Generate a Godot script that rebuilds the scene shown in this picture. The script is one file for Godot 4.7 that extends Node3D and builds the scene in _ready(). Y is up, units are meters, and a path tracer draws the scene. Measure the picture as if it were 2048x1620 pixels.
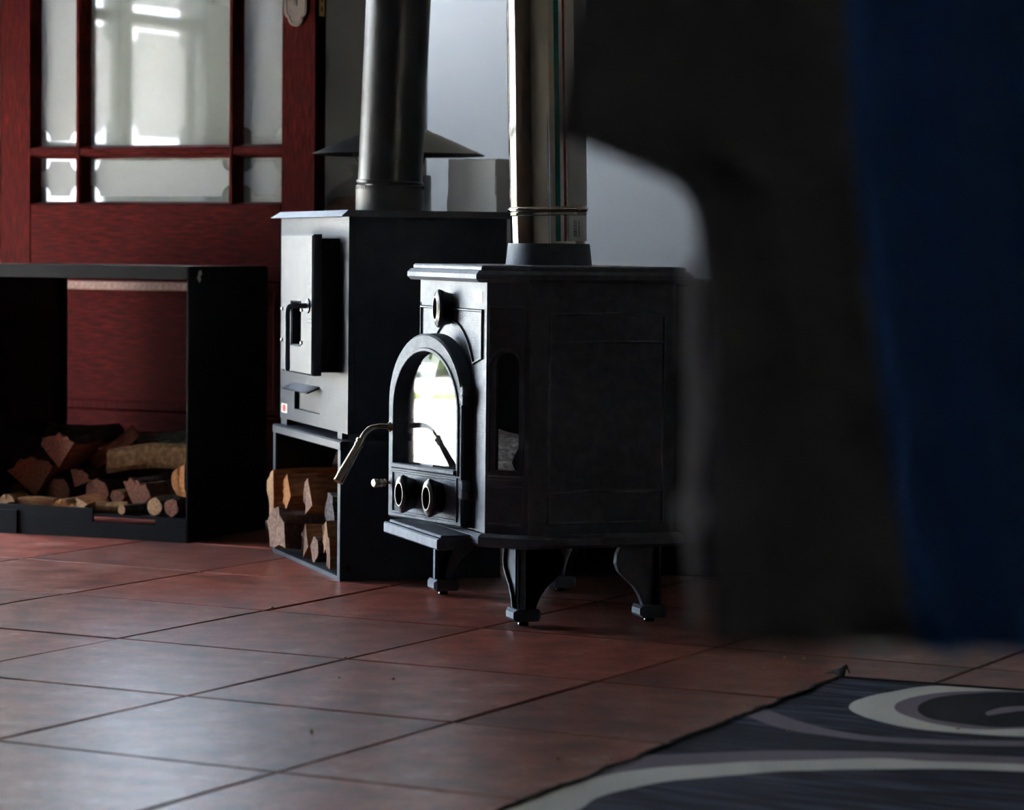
extends Node3D
# A stove showroom: two wood stoves with flues, a log rack, a glazed hardwood door and a rug on terracotta tiles.
# Metres, y up. Room axes: DEEP runs along the left wall away from the camera, ACROSS runs along the door wall to the right.

const DEEP := Vector3(0.4727, 0, -0.8812)
const ACROSS := Vector3(0.8812, 0, 0.4727)
const ROOM_TURN := -28.21            # degrees about y that carry x onto ACROSS and -z onto DEEP
const EYE := 0.739
var M := {}
var taken := {}
var rng := RandomNumberGenerator.new()

# ------------------------------------------------------------------ mesh builder
class Mb:
	var v := PackedVector3Array()
	var n := PackedVector3Array()
	var uv := PackedVector2Array()
	var t := Transform3D()
	func tri(a: Vector3, b: Vector3, c: Vector3) -> void:      # counter-clockwise seen from outside
		var k := (b - a).cross(c - a)
		if k.length_squared() < 1e-18:
			return
		k = k.normalized()
		tri_n(a, b, c, k, k, k)
	func tri_n(a, b, c, na, nb, nc, ua = Vector2.ZERO, ub = Vector2.ZERO, uc = Vector2.ZERO) -> void:
		v.append_array([t * a, t * c, t * b])
		n.append_array([(t.basis * na).normalized(), (t.basis * nc).normalized(), (t.basis * nb).normalized()])
		uv.append_array([ua, uc, ub])
	func quad(a: Vector3, b: Vector3, c: Vector3, d: Vector3) -> void:
		tri(a, b, c)
		tri(a, c, d)
	func quad_n(a, b, c, d, na, nb, nc, nd, ua = Vector2.ZERO, ub = Vector2.ZERO, uc = Vector2.ZERO, ud = Vector2.ZERO) -> void:
		tri_n(a, b, c, na, nb, nc, ua, ub, uc)
		tri_n(a, c, d, na, nc, nd, ua, uc, ud)
	# a box from lo to hi, its long edges chamfered by e
	func box(lo: Vector3, hi: Vector3, e := 0.0) -> void:
		var p := PackedVector2Array([Vector2(lo.x, lo.y), Vector2(hi.x, lo.y), Vector2(hi.x, hi.y), Vector2(lo.x, hi.y)])
		prism(p, lo.z, hi.z, e)
	# polygon (counter-clockwise in xy) drawn out from z0 to z1
	func prism(p: PackedVector2Array, z0: float, z1: float, e := 0.0) -> void:
		e = minf(e, (z1 - z0) * 0.45)
		var q := inset(p, e) if e > 0 else p
		var ids := Geometry2D.triangulate_polygon(q)
		for i in range(0, ids.size(), 3):
			var a := q[ids[i]]; var b := q[ids[i + 1]]; var c := q[ids[i + 2]]
			if (b - a).cross(c - a) < 0:
				var s := b; b = c; c = s
			tri(V(a, z1), V(b, z1), V(c, z1))
			tri(V(a, z0), V(c, z0), V(b, z0))
		var k := p.size()
		for i in k:
			var j := (i + 1) % k
			quad(V(p[i], z0 + e), V(p[j], z0 + e), V(p[j], z1 - e), V(p[i], z1 - e))
			if e > 0:
				quad(V(p[i], z1 - e), V(p[j], z1 - e), V(q[j], z1), V(q[i], z1))
				quad(V(q[i], z0), V(q[j], z0), V(p[j], z0 + e), V(p[i], z0 + e))
	# a plate with a hole: outer and inner outlines with as many points, both counter-clockwise
	func ring(o: PackedVector2Array, h: PackedVector2Array, z0: float, z1: float, e := 0.0) -> void:
		var oi := inset(o, e) if e > 0 else o
		var hi := inset(h, -e) if e > 0 else h
		for i in o.size():
			var j := (i + 1) % o.size()
			quad(V(oi[i], z1), V(oi[j], z1), V(hi[j], z1), V(hi[i], z1))
			quad(V(o[j], z0), V(o[i], z0), V(h[i], z0), V(h[j], z0))
			quad(V(o[i], z0), V(o[j], z0), V(o[j], z1 - e), V(o[i], z1 - e))
			quad(V(h[j], z0), V(h[i], z0), V(h[i], z1 - e), V(h[j], z1 - e))
			if e > 0:
				quad(V(o[i], z1 - e), V(o[j], z1 - e), V(oi[j], z1), V(oi[i], z1))
				quad(V(h[j], z1 - e), V(h[i], z1 - e), V(hi[i], z1), V(hi[j], z1))
	static func V(p: Vector2, z: float) -> Vector3:
		return Vector3(p.x, p.y, z)
	static func inset(p: PackedVector2Array, e: float) -> PackedVector2Array:
		var out := PackedVector2Array()
		var k := p.size()
		for i in k:
			var d0 := (p[i] - p[(i + k - 1) % k]).normalized()
			var d1 := (p[(i + 1) % k] - p[i]).normalized()
			var n0 := Vector2(-d0.y, d0.x); var n1 := Vector2(-d1.y, d1.x)
			var m := (n0 + n1)
			m = m.normalized() if m.length() > 1e-6 else n1
			out.append(p[i] + m * e / maxf(0.35, m.dot(n1)))
		return out
	# profile of (radius, height) turned about y; sx squeezes x
	func lathe(prof: Array, seg := 32, sx := 1.0, from := 0.0, to := TAU) -> void:
		for i in prof.size() - 1:
			var p: Vector2 = prof[i]; var q: Vector2 = prof[i + 1]
			var d := q - p
			if d.length() < 1e-7:
				continue
			var nr := Vector2(d.y, -d.x).normalized()
			for s in seg:
				var a := from + (to - from) * s / seg; var b := from + (to - from) * (s + 1) / seg
				var ca := Vector3(sin(a) * sx, 0, cos(a)); var cb := Vector3(sin(b) * sx, 0, cos(b))
				var ka := Vector3(sin(a) / sx, 0, cos(a)).normalized(); var kb := Vector3(sin(b) / sx, 0, cos(b)).normalized()
				var na := (ka * nr.x + Vector3(0, nr.y, 0)).normalized(); var nb := (kb * nr.x + Vector3(0, nr.y, 0)).normalized()
				var P0 := ca * p.x + Vector3(0, p.y, 0); var P1 := cb * p.x + Vector3(0, p.y, 0)
				var Q0 := ca * q.x + Vector3(0, q.y, 0); var Q1 := cb * q.x + Vector3(0, q.y, 0)
				if p.x > 1e-6:
					tri_n(P0, P1, Q1, na, nb, nb)
				if q.x > 1e-6:
					tri_n(P0, Q1, Q0, na, nb, na)
	# a tube along points; radius a number or one per point
	func tube(pts: Array, radius, seg := 10, caps := true) -> void:
		var k := pts.size()
		var rings := []
		var norms := []
		var up := Vector3.UP
		for i in k:
			var d: Vector3 = (pts[mini(i + 1, k - 1)] - pts[maxi(i - 1, 0)]).normalized()
			var x := up.cross(d)
			if x.length() < 0.05:
				x = Vector3.RIGHT.cross(d)
			x = x.normalized()
			var y := d.cross(x).normalized()
			up = y
			var r: float = radius[i] if radius is Array else radius
			var ring_ := []; var nn := []
			for s in seg:
				var a := TAU * s / seg
				var o := x * cos(a) + y * sin(a)
				ring_.append(pts[i] + o * r); nn.append(o)
			rings.append(ring_); norms.append(nn)
		for i in k - 1:
			for s in seg:
				var w := (s + 1) % seg
				quad_n(rings[i][s], rings[i][w], rings[i + 1][w], rings[i + 1][s], norms[i][s], norms[i][w], norms[i + 1][w], norms[i + 1][s])
		if caps:
			for s in seg:
				var w := (s + 1) % seg
				tri(pts[0], rings[0][w], rings[0][s])
				tri(pts[k - 1], rings[k - 1][s], rings[k - 1][w])
	func mesh() -> ArrayMesh:
		var arr := []
		arr.resize(Mesh.ARRAY_MAX)
		arr[Mesh.ARRAY_VERTEX] = v
		arr[Mesh.ARRAY_NORMAL] = n
		arr[Mesh.ARRAY_TEX_UV] = uv
		var m := ArrayMesh.new()
		m.add_surface_from_arrays(Mesh.PRIMITIVE_TRIANGLES, arr)
		return m

# ------------------------------------------------------------------ naming helpers
func numbered(called: String) -> String:
	taken[called] = taken.get(called, -1) + 1
	return called if taken[called] == 0 else "%s_%03d" % [called, taken[called]]

func obj(called: String, mb: Mb, mat: Material, parent: Node = self) -> MeshInstance3D:
	var o := MeshInstance3D.new()
	o.name = numbered(called) if parent == self else called
	o.mesh = mb.mesh()
	o.material_override = mat
	o.cast_shadow = GeometryInstance3D.SHADOW_CASTING_SETTING_ON
	parent.add_child(o, true)
	return o

func tag(o: Node, label: String, category: String, group := "") -> Node:
	o.set_meta("label", label)
	o.set_meta("category", category)
	if group:
		o.set_meta("group", group)
	return o

func thing(called: String, label: String, category: String, at := Vector3.ZERO, turn := 0.0, group := "") -> Node3D:
	var o := Node3D.new()
	o.name = numbered(called)
	add_child(o)
	o.position = at
	o.rotation_degrees.y = turn
	tag(o, label, category, group)
	return o

func struct(called: String, mb: Mb, mat: Material, label := "") -> MeshInstance3D:
	var o := obj(called, mb, mat)
	o.set_meta("kind", "structure")
	if label:
		o.set_meta("label", label)
	return o

func rect(x0: float, y0: float, x1: float, y1: float) -> PackedVector2Array:
	return PackedVector2Array([Vector2(x0, y0), Vector2(x1, y0), Vector2(x1, y1), Vector2(x0, y1)])

# an arch-topped opening; the same count of points for any size
func arch(x0: float, x1: float, y0: float, spring: float, top: float, k := 20) -> PackedVector2Array:
	var p := PackedVector2Array([Vector2(x0, y0), Vector2(x1, y0)])
	var c := (x0 + x1) / 2; var r := (x1 - x0) / 2
	for i in k + 1:
		var a := PI * i / k
		p.append(Vector2(c + r * cos(a), spring + (top - spring) * sin(a)))
	return p

# a rectangle with the same count of points as arch(), its top edge split
func arch_rect(x0: float, x1: float, y0: float, y1: float, k := 20) -> PackedVector2Array:
	var p := PackedVector2Array([Vector2(x0, y0), Vector2(x1, y0)])
	for i in k + 1:
		var a := PI * i / k
		var q := Vector2(cos(a), sin(a))
		q /= maxf(absf(q.x), absf(q.y))
		p.append(Vector2((x0 + x1) / 2 + (x1 - x0) / 2 * q.x, lerpf(y0, y1, 0.62) + (y1 - lerpf(y0, y1, 0.62)) * q.y))
	return p

func bez(a: Vector3, b: Vector3, c: Vector3, k := 8) -> Array:
	var out := []
	for i in k + 1:
		var s := float(i) / k
		out.append(a.lerp(b, s).lerp(b.lerp(c, s), s))
	return out

# ------------------------------------------------------------------ materials
func noise(freq: float, seed_: int, kind := FastNoiseLite.TYPE_SIMPLEX_SMOOTH, oct := 4) -> FastNoiseLite:
	var f := FastNoiseLite.new()
	f.noise_type = kind
	f.frequency = freq
	f.seed = seed_
	f.fractal_octaves = oct
	return f

func ntex(f: FastNoiseLite, stops: Array, size := 512) -> NoiseTexture2D:
	var t := NoiseTexture2D.new()
	t.width = size; t.height = size
	t.seamless = true
	t.noise = f
	if stops:
		var g := Gradient.new()
		g.offsets = PackedFloat32Array(stops.map(func(s): return s[0]))
		g.colors = PackedColorArray(stops.map(func(s): return s[1]))
		t.color_ramp = g
	return t

func grey(x: float) -> Color:
	return Color(x, x, x)

func plain(c: Color, rough: float, metal := 0.0, spec := 0.5) -> StandardMaterial3D:
	var m := StandardMaterial3D.new()
	m.albedo_color = c
	m.roughness = rough
	m.metallic = metal
	m.metallic_specular = spec
	return m

func grained(m: StandardMaterial3D, tex: Texture2D, scale: Vector3, world := false) -> StandardMaterial3D:
	m.albedo_texture = tex
	m.uv1_triplanar = true
	m.uv1_world_triplanar = world
	m.uv1_scale = scale
	return m

func relief(m: StandardMaterial3D, tex: Texture2D, cm: float) -> StandardMaterial3D:
	m.heightmap_enabled = true
	m.heightmap_texture = tex
	m.heightmap_scale = cm
	return m

func make_materials() -> void:
	var fine := ntex(noise(0.09, 3, FastNoiseLite.TYPE_SIMPLEX_SMOOTH, 3), [])
	var paint_var := ntex(noise(0.02, 5), [[0.0, grey(0.82)], [1.0, grey(1.0)]], 256)
	# stove paints
	M.cast = relief(grained(plain(Color(0.37, 0.405, 0.45), 0.58, 0.68, 0.6), paint_var, Vector3.ONE * 6), fine, 0.05)
	M.plate = relief(grained(plain(Color(0.18, 0.207, 0.245), 0.52, 0.62, 0.6), paint_var, Vector3.ONE * 3), fine, 0.03)
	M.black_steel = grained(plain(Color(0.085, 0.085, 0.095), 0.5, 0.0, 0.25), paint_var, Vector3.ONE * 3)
	M.satin_flue = plain(Color(0.09, 0.095, 0.105), 0.3, 0.0, 0.5)
	M.crimped = relief(plain(Color(0.19, 0.2, 0.21), 0.5, 0.0, 0.5), fine, 0.08)
	M.slide = plain(Color(0.21, 0.22, 0.24), 0.6)
	M.dark_hole = plain(Color(0.03, 0.03, 0.032), 0.8)
	M.gloss_black = plain(Color(0.12, 0.122, 0.13), 0.22, 0.0, 0.7)
	M.galvanised = plain(Color(0.52, 0.53, 0.54), 0.38, 0.9)
	M.stove_glass = plain(Color(0.05, 0.05, 0.05, 0.10), 0.02)
	M.stove_glass.transparency = BaseMaterial3D.TRANSPARENCY_ALPHA
	M.sight_glass = plain(Color(0.04, 0.04, 0.045), 0.1)
	M.side_glass = plain(Color(0.1, 0.1, 0.1, 0.12), 0.05)
	M.side_glass.transparency = BaseMaterial3D.TRANSPARENCY_ALPHA
	M.chrome = plain(Color(0.78, 0.74, 0.67), 0.2, 1.0)
	M.steel = plain(Color(0.80, 0.77, 0.73), 0.06, 1.0)
	M.bolt = plain(Color(0.75, 0.75, 0.76), 0.25, 1.0)
	M.brass = plain(Color(0.72, 0.56, 0.26), 0.3, 1.0)
	M.old_brass = relief(plain(Color(0.21, 0.165, 0.135), 0.55, 0.35), fine, 0.05)
	M.paper = plain(Color(0.96, 0.96, 0.95), 0.35, 0.0, 0.8)
	M.red_print = plain(Color(0.72, 0.16, 0.1), 0.6)
	M.teal_film = plain(Color(0.0, 0.42, 0.40), 0.25)
	M.red_film = plain(Color(0.5, 0.05, 0.08), 0.25)
	M.white_film = plain(Color(0.84, 0.87, 0.87), 0.3)
	M.ink = plain(Color(0.12, 0.12, 0.13), 0.5)
	M.worn = plain(Color(0.80, 0.80, 0.74), 0.6)
	# door wood: reddish stain with vertical and horizontal grain
	var wood_ramp := [[0.0, Color(0.10, 0.022, 0.022)], [0.45, Color(0.155, 0.031, 0.031)], [0.75, Color(0.195, 0.04, 0.038)], [1.0, Color(0.25, 0.07, 0.06)]]
	var wood := ntex(noise(0.022, 11), wood_ramp)
	M.door_up = relief(grained(plain(Color.WHITE, 0.75, 0.0, 0.08), wood, Vector3(9, 1.2, 9)), fine, 0.02)
	M.door_across = relief(grained(plain(Color.WHITE, 0.75, 0.0, 0.08), wood, Vector3(1.2, 9, 9)), fine, 0.02)
	M.dusty_wood = grained(plain(Color(1, 1, 1), 0.8), ntex(noise(0.05, 12), [[0.0, Color(0.24, 0.14, 0.12)], [1.0, Color(0.40, 0.28, 0.24)]], 256), Vector3.ONE * 6)
	M.clear_glass = plain(Color(0.9, 0.95, 0.93, 0.06), 0.03)
	M.clear_glass.transparency = BaseMaterial3D.TRANSPARENCY_ALPHA
	M.etched = plain(Color(0.42, 0.435, 0.435, 0.66), 0.9)
	M.etched.transparency = BaseMaterial3D.TRANSPARENCY_ALPHA
	M.etched.backlight_enabled = true
	M.etched.backlight = Color(0.5, 0.5, 0.5)
	M.etched_out = plain(Color(0.62, 0.635, 0.625, 0.8), 0.9)
	M.etched_out.transparency = BaseMaterial3D.TRANSPARENCY_ALPHA
	M.etched_out.backlight_enabled = true
	M.etched_out.backlight = Color(0.8, 0.8, 0.8)
	# setting
	M.wall = relief(plain(Color(0.61, 0.61, 0.60), 0.85), fine, 0.06)
	M.wall_dark = plain(Color(0.58, 0.57, 0.55), 0.9)
	M.wall_lobby = plain(Color(0.27, 0.265, 0.255), 0.9)
	M.wall_dim = plain(Color(0.60, 0.59, 0.57), 0.9)
	M.wall_pale = plain(Color(0.86, 0.85, 0.83), 0.9)
	M.ceiling = plain(Color(0.52, 0.50, 0.48), 0.9)
	M.dark_frame = plain(Color(0.16, 0.18, 0.17), 0.5)
	M.grout = grained(plain(Color(1, 1, 1), 0.95), ntex(noise(0.08, 21), [[0.0, Color(0.12, 0.10, 0.09)], [0.7, Color(0.2, 0.17, 0.15)], [1.0, Color(0.42, 0.38, 0.33)]], 256), Vector3.ONE * 2, true)
	# tiles: one mottled clay in four tones
	var clay := ntex(noise(0.009, 31, FastNoiseLite.TYPE_SIMPLEX_SMOOTH, 5), [[0.0, Color(0.29, 0.20, 0.20)], [0.3, Color(0.46, 0.275, 0.24)], [0.55, Color(0.57, 0.32, 0.265)], [0.78, Color(0.58, 0.41, 0.37)], [1.0, Color(0.72, 0.61, 0.58)]], 1024)
	var scuff := ntex(noise(0.007, 33, FastNoiseLite.TYPE_SIMPLEX_SMOOTH, 3), [[0.0, grey(0.84)], [1.0, grey(1.0)]], 512)
	var grit := ntex(noise(0.045, 36, FastNoiseLite.TYPE_SIMPLEX_SMOOTH, 5), [[0.0, Color(0.66, 0.62, 0.62)], [0.45, Color(0.90, 0.88, 0.88)], [1.0, Color(1, 1, 1)]], 1024)
	M.tiles = []
	for c in [Color(1, 1, 1), Color(0.9, 0.92, 0.95), Color(1.06, 0.96, 0.92), Color(0.94, 0.9, 0.88)]:
		var m: StandardMaterial3D = grained(plain(c, 0.40, 0.0, 0.45), clay, Vector3.ONE * 0.9, true)
		m.roughness_texture = scuff
		m.roughness_texture_channel = BaseMaterial3D.TEXTURE_CHANNEL_RED
		m.detail_enabled = true
		m.detail_blend_mode = BaseMaterial3D.BLEND_MODE_MUL
		m.detail_uv_layer = BaseMaterial3D.DETAIL_UV_1
		m.detail_albedo = grit
		M.tiles.append(m)
	# firewood
	var bark_n := noise(0.03, 41)
	M.bark_dark = relief(grained(plain(Color(1, 1, 1), 0.95), ntex(bark_n, [[0.0, Color(0.13, 0.085, 0.07)], [0.6, Color(0.30, 0.19, 0.15)], [1.0, Color(0.48, 0.36, 0.29)]], 256), Vector3.ONE * 7), fine, 0.25)
	M.bark_grey = relief(grained(plain(Color(1, 1, 1), 0.95), ntex(bark_n, [[0.0, Color(0.12, 0.13, 0.10)], [0.6, Color(0.27, 0.26, 0.21)], [1.0, Color(0.55, 0.55, 0.50)]], 256), Vector3(14, 14, 3)), fine, 0.25)
	M.bark_tan = relief(grained(plain(Color(1, 1, 1), 0.9), ntex(bark_n, [[0.0, Color(0.36, 0.24, 0.14)], [0.6, Color(0.52, 0.38, 0.22)], [1.0, Color(0.70, 0.56, 0.36)]], 256), Vector3.ONE * 7), fine, 0.15)
	var fib := noise(0.02, 43)
	M.split_red = relief(grained(plain(Color(1, 1, 1), 0.85), ntex(fib, [[0.0, Color(0.32, 0.15, 0.10)], [0.6, Color(0.50, 0.25, 0.17)], [1.0, Color(0.66, 0.40, 0.27)]], 256), Vector3(16, 16, 3)), fine, 0.12)
	M.split_tan = relief(grained(plain(Color(1, 1, 1), 0.85), ntex(fib, [[0.0, Color(0.46, 0.26, 0.14)], [0.6, Color(0.66, 0.42, 0.24)], [1.0, Color(0.80, 0.60, 0.40)]], 256), Vector3(16, 16, 3)), fine, 0.12)
	M.end_red = relief(grained(plain(Color(1, 1, 1), 0.9), ntex(noise(0.05, 45), [[0.0, Color(0.33, 0.18, 0.13)], [1.0, Color(0.58, 0.36, 0.25)]], 256), Vector3.ONE * 9), fine, 0.1)
	M.end_pale = relief(grained(plain(Color(1, 1, 1), 0.9), ntex(noise(0.05, 46), [[0.0, Color(0.46, 0.32, 0.21)], [1.0, Color(0.76, 0.60, 0.44)]], 256), Vector3.ONE * 9), fine, 0.1)
	M.end_orange = relief(grained(plain(Color(1, 1, 1), 0.9), ntex(noise(0.05, 47), [[0.0, Color(0.50, 0.285, 0.12)], [1.0, Color(0.78, 0.52, 0.28)]], 256), Vector3.ONE * 9), fine, 0.1)
	M.end_pink = relief(grained(plain(Color(1, 1, 1), 0.9), ntex(noise(0.05, 48), [[0.0, Color(0.34, 0.235, 0.18)], [0.6, Color(0.52, 0.385, 0.31)], [1.0, Color(0.68, 0.59, 0.54)]], 256), Vector3.ONE * 7), fine, 0.1)
	M.weathered = relief(grained(plain(Color(1, 1, 1), 0.95), ntex(fib, [[0.0, Color(0.22, 0.2, 0.2)], [0.55, Color(0.5, 0.46, 0.45)], [1.0, Color(0.76, 0.7, 0.68)]], 256), Vector3(18, 18, 4)), fine, 0.3)
	# soft things
	M.black_cloth = plain(Color(0.44, 0.435, 0.445), 0.95, 0.0, 0.2)
	M.blue_cloth = plain(Color(0.24, 0.42, 0.68), 0.9, 0.0, 0.2)
	M.grey_cord = plain(Color(0.82, 0.82, 0.86), 0.9, 0.0, 0.2)
	M.rug_edge = plain(Color(0.10, 0.11, 0.13), 0.95)
	M.crumb = plain(Color(0.78, 0.70, 0.58), 0.9)
	M.chips = relief(grained(plain(Color(1, 1, 1), 0.9), ntex(noise(0.06, 51), [[0.0, Color(0.18, 0.11, 0.08)], [0.6, Color(0.42, 0.28, 0.20)], [1.0, Color(0.62, 0.48, 0.37)]], 256), Vector3.ONE * 9), fine, 0.3)
	M.film = plain(Color(0.40, 0.37, 0.33, 0.16), 0.2)
	M.film.transparency = BaseMaterial3D.TRANSPARENCY_ALPHA
	M.wrap = plain(Color(0.74, 0.77, 0.78), 0.45)
	# outdoors
	M.paving = grained(plain(Color(1, 1, 1), 0.9), ntex(noise(0.02, 61), [[0.0, Color(0.78, 0.76, 0.72)], [1.0, Color(0.88, 0.87, 0.84)]], 256), Vector3.ONE * 0.5, true)
	M.grass = plain(Color(0.26, 0.36, 0.16), 0.9)
	M.leaf = plain(Color(0.25, 0.32, 0.09), 0.7)
	M.leaf.backlight_enabled = true
	M.leaf.backlight = Color(0.12, 0.15, 0.03)
	M.bark = plain(Color(0.25, 0.2, 0.16), 0.9)

# ------------------------------------------------------------------ main
func _ready() -> void:
	rng.seed = 7
	# camera
	var cam := Camera3D.new()
	cam.name = "camera"
	add_child(cam)
	cam.keep_aspect = Camera3D.KEEP_HEIGHT
	cam.position = Vector3(0, EYE, 0)
	cam.transform.basis = Basis(Vector3.RIGHT, deg_to_rad(-3.135)) * Basis(Vector3.BACK, deg_to_rad(0.6))
	cam.projection = Camera3D.PROJECTION_FRUSTUM
	var lens := CameraAttributesPhysical.new()
	lens.frustum_focal_length = 100.0
	lens.frustum_focus_distance = 5.85
	lens.exposure_aperture = 5.3
	cam.attributes = lens
	cam.projection = Camera3D.PROJECTION_FRUSTUM
	cam.near = 0.1
	cam.far = 200.0
	cam.size = 2.0 * 0.1 * 810.0 / 5800.0
	cam.current = true
	# sky and sun
	var we := WorldEnvironment.new()
	we.name = "environment"
	var env := Environment.new()
	env.background_mode = Environment.BG_SKY
	var sky := Sky.new()
	var sm := ProceduralSkyMaterial.new()
	sm.sky_top_color = Color(0.65, 0.72, 0.81)
	sm.sky_horizon_color = Color(0.87, 0.90, 0.94)
	sm.sky_curve = 0.2
	sm.ground_bottom_color = Color(0.35, 0.34, 0.32)
	sm.ground_horizon_color = Color(0.6, 0.6, 0.58)
	sm.sky_energy_multiplier = 1.8
	sky.sky_material = sm
	env.sky = sky
	env.tonemap_mode = Environment.TONE_MAPPER_LINEAR
	env.tonemap_exposure = 12.5
	env.sdfgi_enabled = true
	env.ssao_enabled = true
	env.ssil_enabled = true
	we.environment = env
	add_child(we)
	var sun := DirectionalLight3D.new()
	sun.name = "sun"
	sun.light_energy = 10.0
	sun.light_color = Color(1.0, 0.97, 0.92)
	sun.light_angular_distance = 0.53
	sun.shadow_enabled = true
	add_child(sun)
	var to_sun := (ACROSS * 0.10 - DEEP * 0.55 + Vector3.UP * 0.8).normalized()
	sun.look_at_from_position(to_sun * 20.0, Vector3.ZERO, Vector3.UP)

	make_materials()
	build_shell()
	build_outdoors()
	build_floor()
	build_door()
	build_cast_stove()
	build_box_stove()
	build_rack()
	build_rack_logs()
	build_stand_logs()
	build_background_things()
	build_rug()
	build_garments()
	build_crumbs()

# ------------------------------------------------------------------ room shell (room axes: x = across, z = -deep)
func room_mb() -> Mb:
	var m := Mb.new()
	m.t = Transform3D(Basis(Vector3.UP, deg_to_rad(ROOM_TURN)), Vector3.ZERO)
	return m

# a wall block between across b0..b1, deep a0..a1, height y0..y1
func blk(m: Mb, b0: float, b1: float, a0: float, a1: float, y0: float, y1: float, e := 0.0) -> void:
	m.box(Vector3(b0, y0, -a1), Vector3(b1, y1, -a0), e)

func build_shell() -> void:
	var top := 2.9
	var m := room_mb()
	blk(m, -5.8, -5.6, -3.2, 4.1, 0, top)
	blk(m, -5.64, -5.6, 4.1, 4.564, 0, top)
	blk(m, -5.66, -5.6, 5.01, 5.065, 0, 2.4)
	blk(m, -5.8, -5.6, 4.564, 6.33, 2.4, top)
	struct("wall_left", m, M.wall_dark)
	m = room_mb()                                        # the lobby's own outer wall, painted a deeper grey
	blk(m, -5.8, -5.6, 6.33, 6.85, 0, top)
	blk(m, -5.8, -5.6, 6.85, 8.4, 0, 1.55)
	blk(m, -5.8, -5.6, 6.85, 8.4, 2.76, top)
	blk(m, -5.8, -5.6, 8.4, 8.7, 0, top)
	struct("wall_lobby", m, M.wall_lobby)
	m = room_mb()                                        # the wall that carries the hung door
	blk(m, -5.6, -5.03, 6.36, 6.46, 0, top)
	blk(m, -5.03, -3.985, 6.36, 6.46, 2.55, top)
	struct("wall_door_side", m, M.wall_dark)
	m = room_mb()                                        # return wall behind the door's free edge
	blk(m, -4.17, -4.06, 6.43, 7.05, 0, 2.55)
	blk(m, -4.17, -4.06, 6.46, 7.05, 2.55, top)
	struct("wall_return", m, M.wall)
	m = room_mb()
	blk(m, -5.6, 3.0, 8.5, 8.7, 0, top)
	struct("wall_back", m, M.wall)
	m = room_mb()
	blk(m, 3.0, 3.2, -3.2, 8.7, 0, top)
	struct("wall_right", m, M.wall_dim)
	m = room_mb()
	blk(m, -5.6, 3.0, -3.2, -3.0, 0, top)
	struct("wall_near", m, M.wall_pale)
	m = room_mb()
	blk(m, -5.95, 3.2, -3.3, 8.8, top, top + 0.2)
	struct("ceiling", m, M.ceiling)
	build_left_glazing()

# glazed doors and a high lobby window in the left wall: out of view, but mirrored in the stove glass and the door panes
func build_left_glazing() -> void:
	for leaf in [["door_2", 4.564, 5.01, [4.652]], ["door_3", 5.065, 6.33, [5.70]]]:
		var m := room_mb()
		var a0: float = leaf[1]; var a1: float = leaf[2]
		for y in [[0.0, 0.06], [1.0, 1.055], [1.455, 1.49], [2.32, 2.4]]:
			blk(m, -5.665, -5.605, a0, a1, y[0], y[1], 0.004)
		blk(m, -5.665, -5.605, a0, a0 + 0.012, 0.0, 2.4, 0.004)
		blk(m, -5.665, -5.605, a1 - 0.012, a1, 0.0, 2.4, 0.004)
		var edges := [a0 + 0.012]
		for x in leaf[3]:
			blk(m, -5.665, -5.605, x - 0.006, x + 0.006, 1.055, 2.32, 0.002)
			edges.append(x)
		edges.append(a1 - 0.012)
		var d := struct(leaf[0], m, M.dark_frame)
		m = room_mb()
		blk(m, -5.637, -5.633, a0 + 0.012, a1 - 0.012, 0.06, 1.0)
		obj("pane", m, M.clear_glass, d)
		for k in edges.size() - 1:
			for y in [[1.055, 1.455], [1.49, 2.32]]:
				m = room_mb()
				blk(m, -5.637, -5.633, edges[k], edges[k + 1], y[0], y[1])
				var pane := obj("pane", m, M.clear_glass, d)
				if edges[k + 1] - edges[k] < 0.15:
					continue
				m = Mb.new()
				m.t = Transform3D(Basis(Vector3.UP, deg_to_rad(61.79)), ACROSS * -5.632)
				m.prism(notched(edges[k] + 0.012, edges[k + 1] - 0.012, y[0] + 0.03, y[1] - 0.02, 0.045), 0, 0.001)
				obj("etched_field", m, M.etched_out, pane)
	var w := room_mb()
	blk(w, -5.76, -5.70, 6.85, 8.4, 1.55, 1.61, 0.004)
	blk(w, -5.76, -5.70, 6.85, 8.4, 2.70, 2.76, 0.004)
	for a in [6.85, 7.60, 8.34]:
		blk(w, -5.76, -5.70, a, a + 0.06, 1.61, 2.70, 0.004)
	var win := struct("window_1", w, M.dark_frame)
	for a in [[6.91, 7.60], [7.66, 8.34]]:
		w = room_mb()
		blk(w, -5.732, -5.728, a[0], a[1], 1.61, 2.70)
		obj("pane", w, M.clear_glass, win)
	# louvred shutter standing just outside
	var s := thing("louvre_shutter", "dark slatted shutter mirrored as grey bars in the red door's tall middle pane", "shutter")
	var f := room_mb()
	blk(f, -5.96, -5.93, 4.17, 4.20, 1.252, 2.2, 0.003)
	blk(f, -5.96, -5.93, 4.66, 4.69, 1.252, 2.2, 0.003)
	blk(f, -5.96, -5.93, 4.20, 4.66, 1.252, 1.262, 0.003)
	blk(f, -5.96, -5.93, 4.20, 4.66, 2.18, 2.2, 0.003)
	obj("frame", f, M.dark_frame, s)
	for i in 11:
		f = room_mb()
		var y := 1.322 + i * 0.08
		blk(f, -5.955, -5.935, 4.20, 4.66, y, y + 0.026, 0.003)
		obj("slat", f, M.dark_frame, s)
	f = room_mb()
	blk(f, -5.955, -5.935, 4.165, 4.695, 0.0, 1.0, 0.004)
	obj("panel", f, M.dark_frame, s)

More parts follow.
